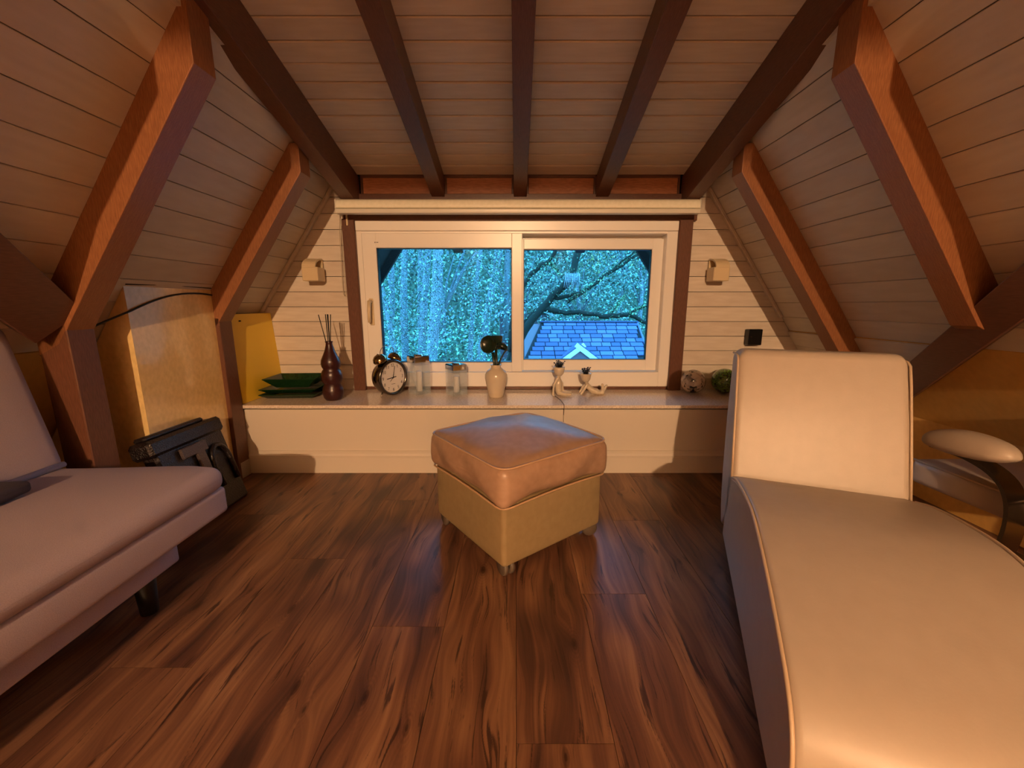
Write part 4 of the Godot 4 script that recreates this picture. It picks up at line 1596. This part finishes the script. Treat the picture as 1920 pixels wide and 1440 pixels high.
# leaves scattered by 'where' (a call that returns a point)
func leaves(parent: Node3D, called: String, count: int, size: float, tone: Color, where: Callable) -> void:
	if LEAF == null: LEAF = leaf_mesh()
	var mm := MultiMesh.new()
	mm.transform_format = MultiMesh.TRANSFORM_3D
	mm.use_colors = true
	mm.mesh = LEAF
	mm.instance_count = count
	for i in count:
		var b := Basis.from_euler(V(rng.randf_range(-1.2, 1.2), rng.randf() * TAU, rng.randf_range(-0.8, 0.8))).scaled(Vector3.ONE * size * rng.randf_range(0.6, 1.3))
		mm.set_instance_transform(i, Transform3D(b, where.call()))
		var k := pow(rng.randf(), 1.6) * 1.5 + 0.15
		mm.set_instance_color(i, Color(tone.r * k * rng.randf_range(0.7, 1.2), tone.g * k, tone.b * k * rng.randf_range(0.7, 1.2)))
	var o := MultiMeshInstance3D.new()
	o.multimesh = mm
	o.material_override = M.leaf
	o.name = called
	o.set_meta("kind", "stuff")
	parent.add_child(o, true)

func make_trees() -> void:
	rng.seed = 303
	# ivy-clad trunks seen through the left pane: foot, head, radius
	var trunks := [
		[V(-2.72, -3.0, -9.3), V(-2.28, 4.2, -9.3), 0.085, "upright slender ivy-clad trunk, second from the window strip"],
		[V(-2.02, -3.0, -8.7), V(-1.45, 4.4, -8.7), 0.125, "thick pale ivy-clad tree trunk behind the sash with the handle"],
		[V(-2.28, -3.0, -9.2), V(-1.80, 4.4, -9.2), 0.090, "slender ivy-clad trunk right beside the thick pale one"],
		[V(-2.40, -3.0, -10.3), V(-2.30, 4.4, -10.3), 0.075, "thin ivy-clad tree trunk behind the others"],
		[V(-2.10, -3.0, -8.9), V(-3.25, 3.2, -8.9), 0.065, "thin ivy-clad tree trunk leaning away from the others"],
		[V(-1.40, -3.0, -9.4), V(-0.62, 3.6, -9.4), 0.060, "thin tree trunk leaning towards the window mullion"],
		[V(-1.20, -3.0, -8.8), V(-0.32, 3.0, -8.8), 0.045, "thin pale sapling leaning towards the window mullion"],
		[V(-1.2, -2.0, -10.8), V(-0.1, 4.0, -10.8), 0.07, "thin leaning trunk furthest back, close to the window mullion"],
		[V(-3.3, -3.0, -10.4), V(-3.0, 4.4, -10.4), 0.09, "ivy-clad tree trunk behind the dark verge board on the handle side"]]
	for t in trunks:
		var a: Vector3 = t[0]
		var b: Vector3 = t[1]
		var tr := thing("tree", t[3], "tree", a, 0.0, "ivy-clad trees outside the window")
		var pts := []
		var rad := []
		for i in 13:
			var s := i / 12.0
			pts.append((b - a) * s + V(sin(s * 9.0 + a.x * 5.0) * 0.04, 0, cos(s * 7.0 + a.z) * 0.05))
			rad.append(t[2] * (1.15 - 0.45 * s))
		var st := stn(true)
		tube(st, pts, rad, 10)
		part("trunk", st, M.bark, tr)
		var r: float = t[2]
		leaves(tr, "ivy", 1800, 0.060, Color(0.40, 0.60, 0.48), func() -> Vector3:
			var s := rng.randf()
			var g := rng.randf() * TAU
			var q := r * (1.1 - 0.4 * s) + absf(rng.randfn(0.0, 0.035))
			return (b - a) * s + V(sin(s * 9.0 + a.x * 5.0) * 0.04, 0, cos(s * 7.0 + a.z) * 0.05) + V(cos(g), rng.randf_range(-0.1, 0.1), sin(g)) * q)
	# the mossy old tree whose limbs cross the right pane
	var old := thing("mossy_tree", "old mossy tree with bent limbs crossing in front of the shingled roof", "tree", V(0.0, -3.0, -7.3))
	var limbs := [
		[[V(-0.15, 0, 0), V(-0.12, 2.2, 0.1), V(0.04, 3.34, 0.3), V(0.54, 4.06, 0.3), V(0.79, 4.30, 0.35), V(0.92, 4.49, 0.3), V(1.05, 4.9, 0.2)], 0.085, 0.05],
		[[V(0.60, 4.10, 0.3), V(1.09, 4.2, 0.3), V(1.44, 4.45, 0.3), V(1.87, 4.72, 0.3), V(2.4, 5.05, 0.2)], 0.035, 0.018],
		[[V(0.85, 4.05, 0.35), V(1.24, 4.29, 0.35), V(1.61, 4.58, 0.3), V(2.1, 5.0, 0.3)], 0.026, 0.014],
		[[V(-0.2, 2.9, 0.2), V(0.1, 3.6, 0.2), V(0.29, 3.85, 0.25), V(0.51, 3.93, 0.3), V(0.83, 3.87, 0.3), V(1.13, 3.86, 0.3), V(1.53, 3.81, 0.3), V(1.89, 3.82, 0.3), V(2.35, 3.64, 0.3)], 0.055, 0.035],
		[[V(1.57, 3.82, 0.3), V(1.68, 3.95, 0.3), V(1.81, 4.14, 0.3)], 0.024, 0.01],
		[[V(1.9, 3.83, 0.3), V(2.1, 3.95, 0.3), V(2.32, 4.0, 0.3)], 0.026, 0.012],
		[[V(-0.1, 3.2, 0.2), V(0.0, 4.1, 0.3), V(0.33, 4.58, 0.3), V(0.53, 4.70, 0.3), V(0.70, 5.0, 0.3)], 0.05, 0.03],
		[[V(0.53, 4.70, 0.3), V(0.62, 4.60, 0.3), V(0.72, 4.50, 0.3)], 0.018, 0.008]]
	for lb in limbs:
		var st := stn(true)
		var pts: Array = lb[0]
		var dense := []
		var rad := []
		for i in pts.size() - 1:
			for k in 4:
				var s := k / 4.0
				dense.append((pts[i] as Vector3).cubic_interpolate(pts[i + 1], pts[maxi(i - 1, 0)], pts[mini(i + 2, pts.size() - 1)], s) + V(rng.randf_range(-1, 1), rng.randf_range(-1, 1), rng.randf_range(-1, 1)) * 0.012)
		dense.append(pts[-1])
		for i in dense.size(): rad.append(lerpf(lb[1], lb[2], float(i) / dense.size()) * rng.randf_range(0.85, 1.15))
		tube(st, dense, rad, 9)
		part("limb", st, M.moss_bark, old)
		leaves(old, "moss", 520, 0.036, Color(0.34, 0.56, 0.36), func() -> Vector3:
			var i := rng.randi_range(0, dense.size() - 2)
			return (dense[i] as Vector3).lerp(dense[i + 1], rng.randf()) + V(rng.randfn(0, 1), rng.randfn(0, 1), rng.randfn(0, 1)).normalized() * rad[i])
	# a bunch of pale dead roots hanging from the fork
	for i in 9:
		var st := stn(true)
		var x := 0.80 + i * 0.028
		var l := rng.randf_range(0.16, 0.30)
		tube(st, [V(x + 0.01, 4.50, 0.40), V(x, 4.50 - l * 0.4, 0.46), V(x - 0.02, 4.50 - l, 0.45)], [0.013, 0.012, 0.006], 6)
		part("hanging_root", st, M.bark, old)
	leaves(old, "twigs", 2600, 0.055, Color(0.30, 0.44, 0.40), func() -> Vector3:
		return V(rng.randf_range(0.0, 2.5), rng.randf_range(4.25, 5.4), rng.randf_range(-0.7, 0.2)))
	# shrubs and far crowns that close the view
	var bushes := [
		[V(-3.2, -1.6, -11.8), V(1.5, 2.4, 0.8), Color(0.26, 0.46, 0.36), "broad dark shrub behind the ivy-clad trunks"],
		[V(-1.9, -1.9, -11.6), V(1.4, 2.2, 0.8), Color(0.30, 0.50, 0.34), "green shrub below the leaning saplings"],
		[V(-2.4, 2.2, -13.0), V(2.2, 2.6, 0.9), Color(0.32, 0.46, 0.46), "blue-green tree crown behind the ivy-clad trunks"],
		[V(0.2, 1.6, -15.8), V(2.0, 3.0, 0.9), Color(0.30, 0.44, 0.40), "dense tree crown behind the window mullion"],
		[V(2.4, 1.9, -16.5), V(2.4, 2.4, 1.0), Color(0.33, 0.52, 0.48), "soft blue-green crown behind the shingled roof"],
		[V(5.0, 2.6, -17.0), V(2.4, 2.6, 1.0), Color(0.34, 0.52, 0.46), "blue-green crown beyond the gable end of the shingled roof"],
		[V(4.7, 3.7, -19.0), V(1.9, 1.3, 0.9), Color(0.95, 0.88, 0.42), "far crown beyond the roof, sunlight painted into its yellow-green leaves"],  # bright yellow leaf colour stands in for sunlight on this crown
		[V(-4.6, 0.6, -12.5), V(1.6, 3.2, 0.9), Color(0.28, 0.46, 0.40), "dark crown behind the verge board on the handle side"],
		[V(-0.4, 4.6, -15.5), V(4.5, 1.9, 1.0), Color(0.30, 0.42, 0.38), "high crown rising above all the trunks"],
		[V(4.4, -1.2, -15.9), V(2.6, 1.6, 0.8), Color(0.30, 0.48, 0.42), "low shrub beside the gable end of the shingled roof"]]
	for b in bushes:
		var at: Vector3 = b[0]
		var ex: Vector3 = b[1]
		var t := thing("leafy_crown", b[3], "tree", V(at.x, at.y - ex.y, at.z), 0.0, "trees behind the roofs and trunks")
		var st := stn(true)
		tube(st, [V(0, -3.0, 0), V(0.1, ex.y * 0.6, 0), V(-0.1, ex.y * 1.2, 0)], [0.12, 0.09, 0.03], 8)
		part("trunk", st, M.bark, t)
		for k in 5:
			st = stn(true)
			var g := rng.randf() * TAU
			tube(st, [V(0.05, ex.y * 0.4, 0), V(cos(g) * ex.x * 0.4, ex.y * (0.8 + 0.1 * k), 0.1), V(cos(g) * ex.x * 0.8, ex.y * (1.1 + 0.12 * k), 0.1)], [0.05, 0.03, 0.012], 6)
			part("branch", st, M.bark, t)
		var nclump := 26
		var clumps := []
		for k in nclump:
			clumps.append(V(rng.randf_range(-1, 1) * ex.x, ex.y + rng.randf_range(-1, 1) * ex.y, rng.randf_range(-1, 1) * ex.z))
		var nl := int(4200 * clampf(ex.x * ex.y / 4.0, 0.8, 2.2))
		leaves(t, "foliage", nl, 0.105, b[2], func() -> Vector3:
			if rng.randf() < 0.35:
				return V(rng.randf_range(-1, 1) * ex.x, ex.y + rng.randf_range(-1, 1) * ex.y, rng.randf_range(-1, 1) * ex.z)
			var c: Vector3 = clumps[rng.randi_range(0, nclump - 1)]
			return c + V(rng.randfn(0, 1), rng.randfn(0, 1), rng.randfn(0, 1)) * 0.28)

func make_neighbour() -> void:
	# a lower house with a shingled roof that slopes towards this one
	var h := thing("neighbour_house", "neighbouring house with a blue-grey shingled roof and a small white-edged gable", "house", V(0, -5.0, -12.0))
	var ridge := V(0, 5.49, 0)
	var ang := deg_to_rad(34.0)
	var down := V(0, -sin(ang), cos(ang))
	var out := V(0, cos(ang), sin(ang))
	var B := Basis(V(1, 0, 0), out, V(1, 0, 0).cross(out))
	B.z = down
	B.x = out.cross(down)
	var st := stn()
	# deck as a slab: narrower at the ridge on its hipped side
	var poly := [Vector2(0.72, 0), Vector2(3.50, 0), Vector2(3.50, 3.2), Vector2(-0.3, 3.2)]
	prism(st, poly, 0.06, Transform3D(Basis(B.x, B.z, -B.y), ridge + out * -0.002))
	part("roof_deck", st, M.shingle_gap, h)
	rng.seed = 12
	var lay := 0.185
	var meshes := []
	for k in 4:
		st = stn()
		bx(st, Vector3.ZERO, V([0.30, 0.36, 0.26, 0.33][k] - 0.02, 0.03, lay - 0.012), 0.004)
		meshes.append(mesh_of(st))
	for r in 17:
		var s := (r + 0.5) * lay
		var x0 := 0.72 - 1.02 * (s / 3.2) + 0.05
		var x := x0 + rng.randf_range(0.0, 0.05)
		while x < 3.42:
			var k := rng.randi_range(0, 3)
			var wd: float = [0.30, 0.36, 0.26, 0.33][k]
			if x + wd < 3.56:
				piece("shingle", meshes[k], M.shingle[rng.randi_range(0, 2)], h, Transform3D(B * Basis(V(1, 0, 0), -0.10), ridge + B.x * (x + wd / 2) + down * s + out * (0.012 + rng.randf_range(0, 0.004))))
			x += wd
	st = stn()
	bx(st, ridge + V(2.11, 0.03, 0), V(2.85, 0.03, 0.16), 0.01)
	part("ridge_cap", st, M.shingle[1], h)
	st = stn()
	bx(st, ridge + V(3.52, 0, 0) + down * 1.6, V(0.05, 0.07, 3.2), 0.005, B)
	part("verge_board", st, M.shingle[2], h)
	st = stn()
	box_from(st, V(-0.1, 0.0, -2.6), V(3.40, 3.5, 2.4), 0.01)
	part("wall", st, M.gable_wall, h)
	# the back slope and gable end
	st = stn()
	prism(st, [Vector2(-2.65, 3.7), Vector2(2.65, 3.7), Vector2(0, 5.45)], 3.2, Transform3D(Basis(V(0, 0, 1), V(0, 1, 0), V(-1, 0, 0)), V(3.42, 0, 0)))
	part("loft", st, M.gable_wall, h)
	# small gable dormer
	var g := V(1.66, 0, 1.42)
	var apex := V(g.x, 4.97, g.z)
	st = stn()
	prism(st, [Vector2(-0.75, -0.62), Vector2(0.75, -0.62), Vector2(0, -0.05)], 0.08, Transform3D(Basis(), apex - V(0, 0, 0.08)))
	part("gable_face", st, M.gable_wall, h)
	for s in [-1.0, 1.0]:
		var dir := V(s * 0.80, -0.60, 0).normalized()
		var nn := V(s * 0.60, 0.80, 0)
		st = stn()
		bx(st, apex + dir * 0.46 + V(0, 0, 0.02 + s * 0.003) - nn * 0.06, V(1.12, 0.12, 0.04), 0.003, Basis(dir, nn, dir.cross(nn)))
		part("bargeboard", st, M.fascia, h, "white gable board")
		st = stn()
		bx(st, apex + dir * 0.5 + V(0, 0, -0.55) + nn * 0.015, V(1.02, 0.03, 1.18), 0.003, Basis(dir, nn, dir.cross(nn)))
		part("gable_roof", st, M.shingle[0], h)
	# another roof further off, half hidden by limbs
	var o := thing("far_house", "far blue-roofed house half hidden behind the mossy limbs", "house", V(0.9, -5.0, -17.5))
	st = stn()
	box_from(st, V(-1.6, 0, -2), V(0.5, 5.6, 0), 0.01)
	part("wall", st, M.gable_wall, o)
	for s in [-1.0, 1.0]:
		st = stn()
		bx(st, V(-0.55, 6.15, -1.0) + V(s * 0.62, -0.28, 0), V(1.42, 0.06, 2.4), 0.005, Basis(V(0, 0, 1), -s * 0.42))
		part("roof", st, M.shingle[0], o)
		st = stn()
		bx(st, V(-0.55, 6.10, 0.22) + V(s * 0.62, -0.28, 0), V(1.42, 0.10, 0.04), 0.003, Basis(V(0, 0, 1), -s * 0.42))
		part("bargeboard", st, M.fascia, o)

func make_outside() -> void:
	var gnd := structure("ground", "wooded hillside behind the neighbouring roofs", "ground")
	var st := stn(true)
	var n := noise(0.12, 90, 3)
	var y := func(x: float, z: float) -> float:
		var t := clampf((-z - 19.0) / 16.0, 0, 1)
		return -5.0 + t * t * (3.0 - 2.0 * t) * 15.0 + n.get_noise_2d(x, z) * 0.8
	for i in 40:
		for j in 30:
			var a := V(-30 + i * 1.5, 0, -3.2 - j * 1.3)
			var c := []
			for d in [V(0, 0, 0), V(1.5, 0, 0), V(1.5, 0, -1.3), V(0, 0, -1.3)]:
				var p: Vector3 = a + d
				p.y = y.call(p.x, p.z)
				c.append(p)
			quad(st, c[0], c[1], c[2], c[3], a - V(0, 50, 0))
	part("turf", st, M.hill, gnd)
	# own roof beyond the wall: verge boards and eaves that show at the panes' upper corners
	for side in [-1.0, 1.0]:
		var B := slope_frame(side)
		st = stn()
		var o := 1.46 if side < 0 else 1.39
		bx(st, V(X0 + side * o, slope_y(o, BOARD) , -4.52) + B * V(0, 0.02, 0), V(1.5, 0.16, 0.05), 0.005, B)
		part("board", st, M.eave, structure("trim_%d" % (8 if side < 0 else 9), "dark verge board of the roof outside, on the %s side" % ("sofa" if side < 0 else "chaise"), "roof board"))
	st = stn()
	var e := [Vector2(-2.95, ceil_y(-2.95) + 0.01), Vector2(-3.70, ceil_y(-3.70) + 0.01), Vector2(-3.70, ceil_y(-3.70) + 0.08), Vector2(-2.95, ceil_y(-2.95) + 0.08)]
	prism(st, e, 2.5, Transform3D(Basis(V(0, 0, 1), V(0, 1, 0), V(-1, 0, 0)), V(1.25 + X0, 0, 0)))
	part("soffit", st, M.eave, structure("trim_10", "dark eave over the outside of the window", "eave"))
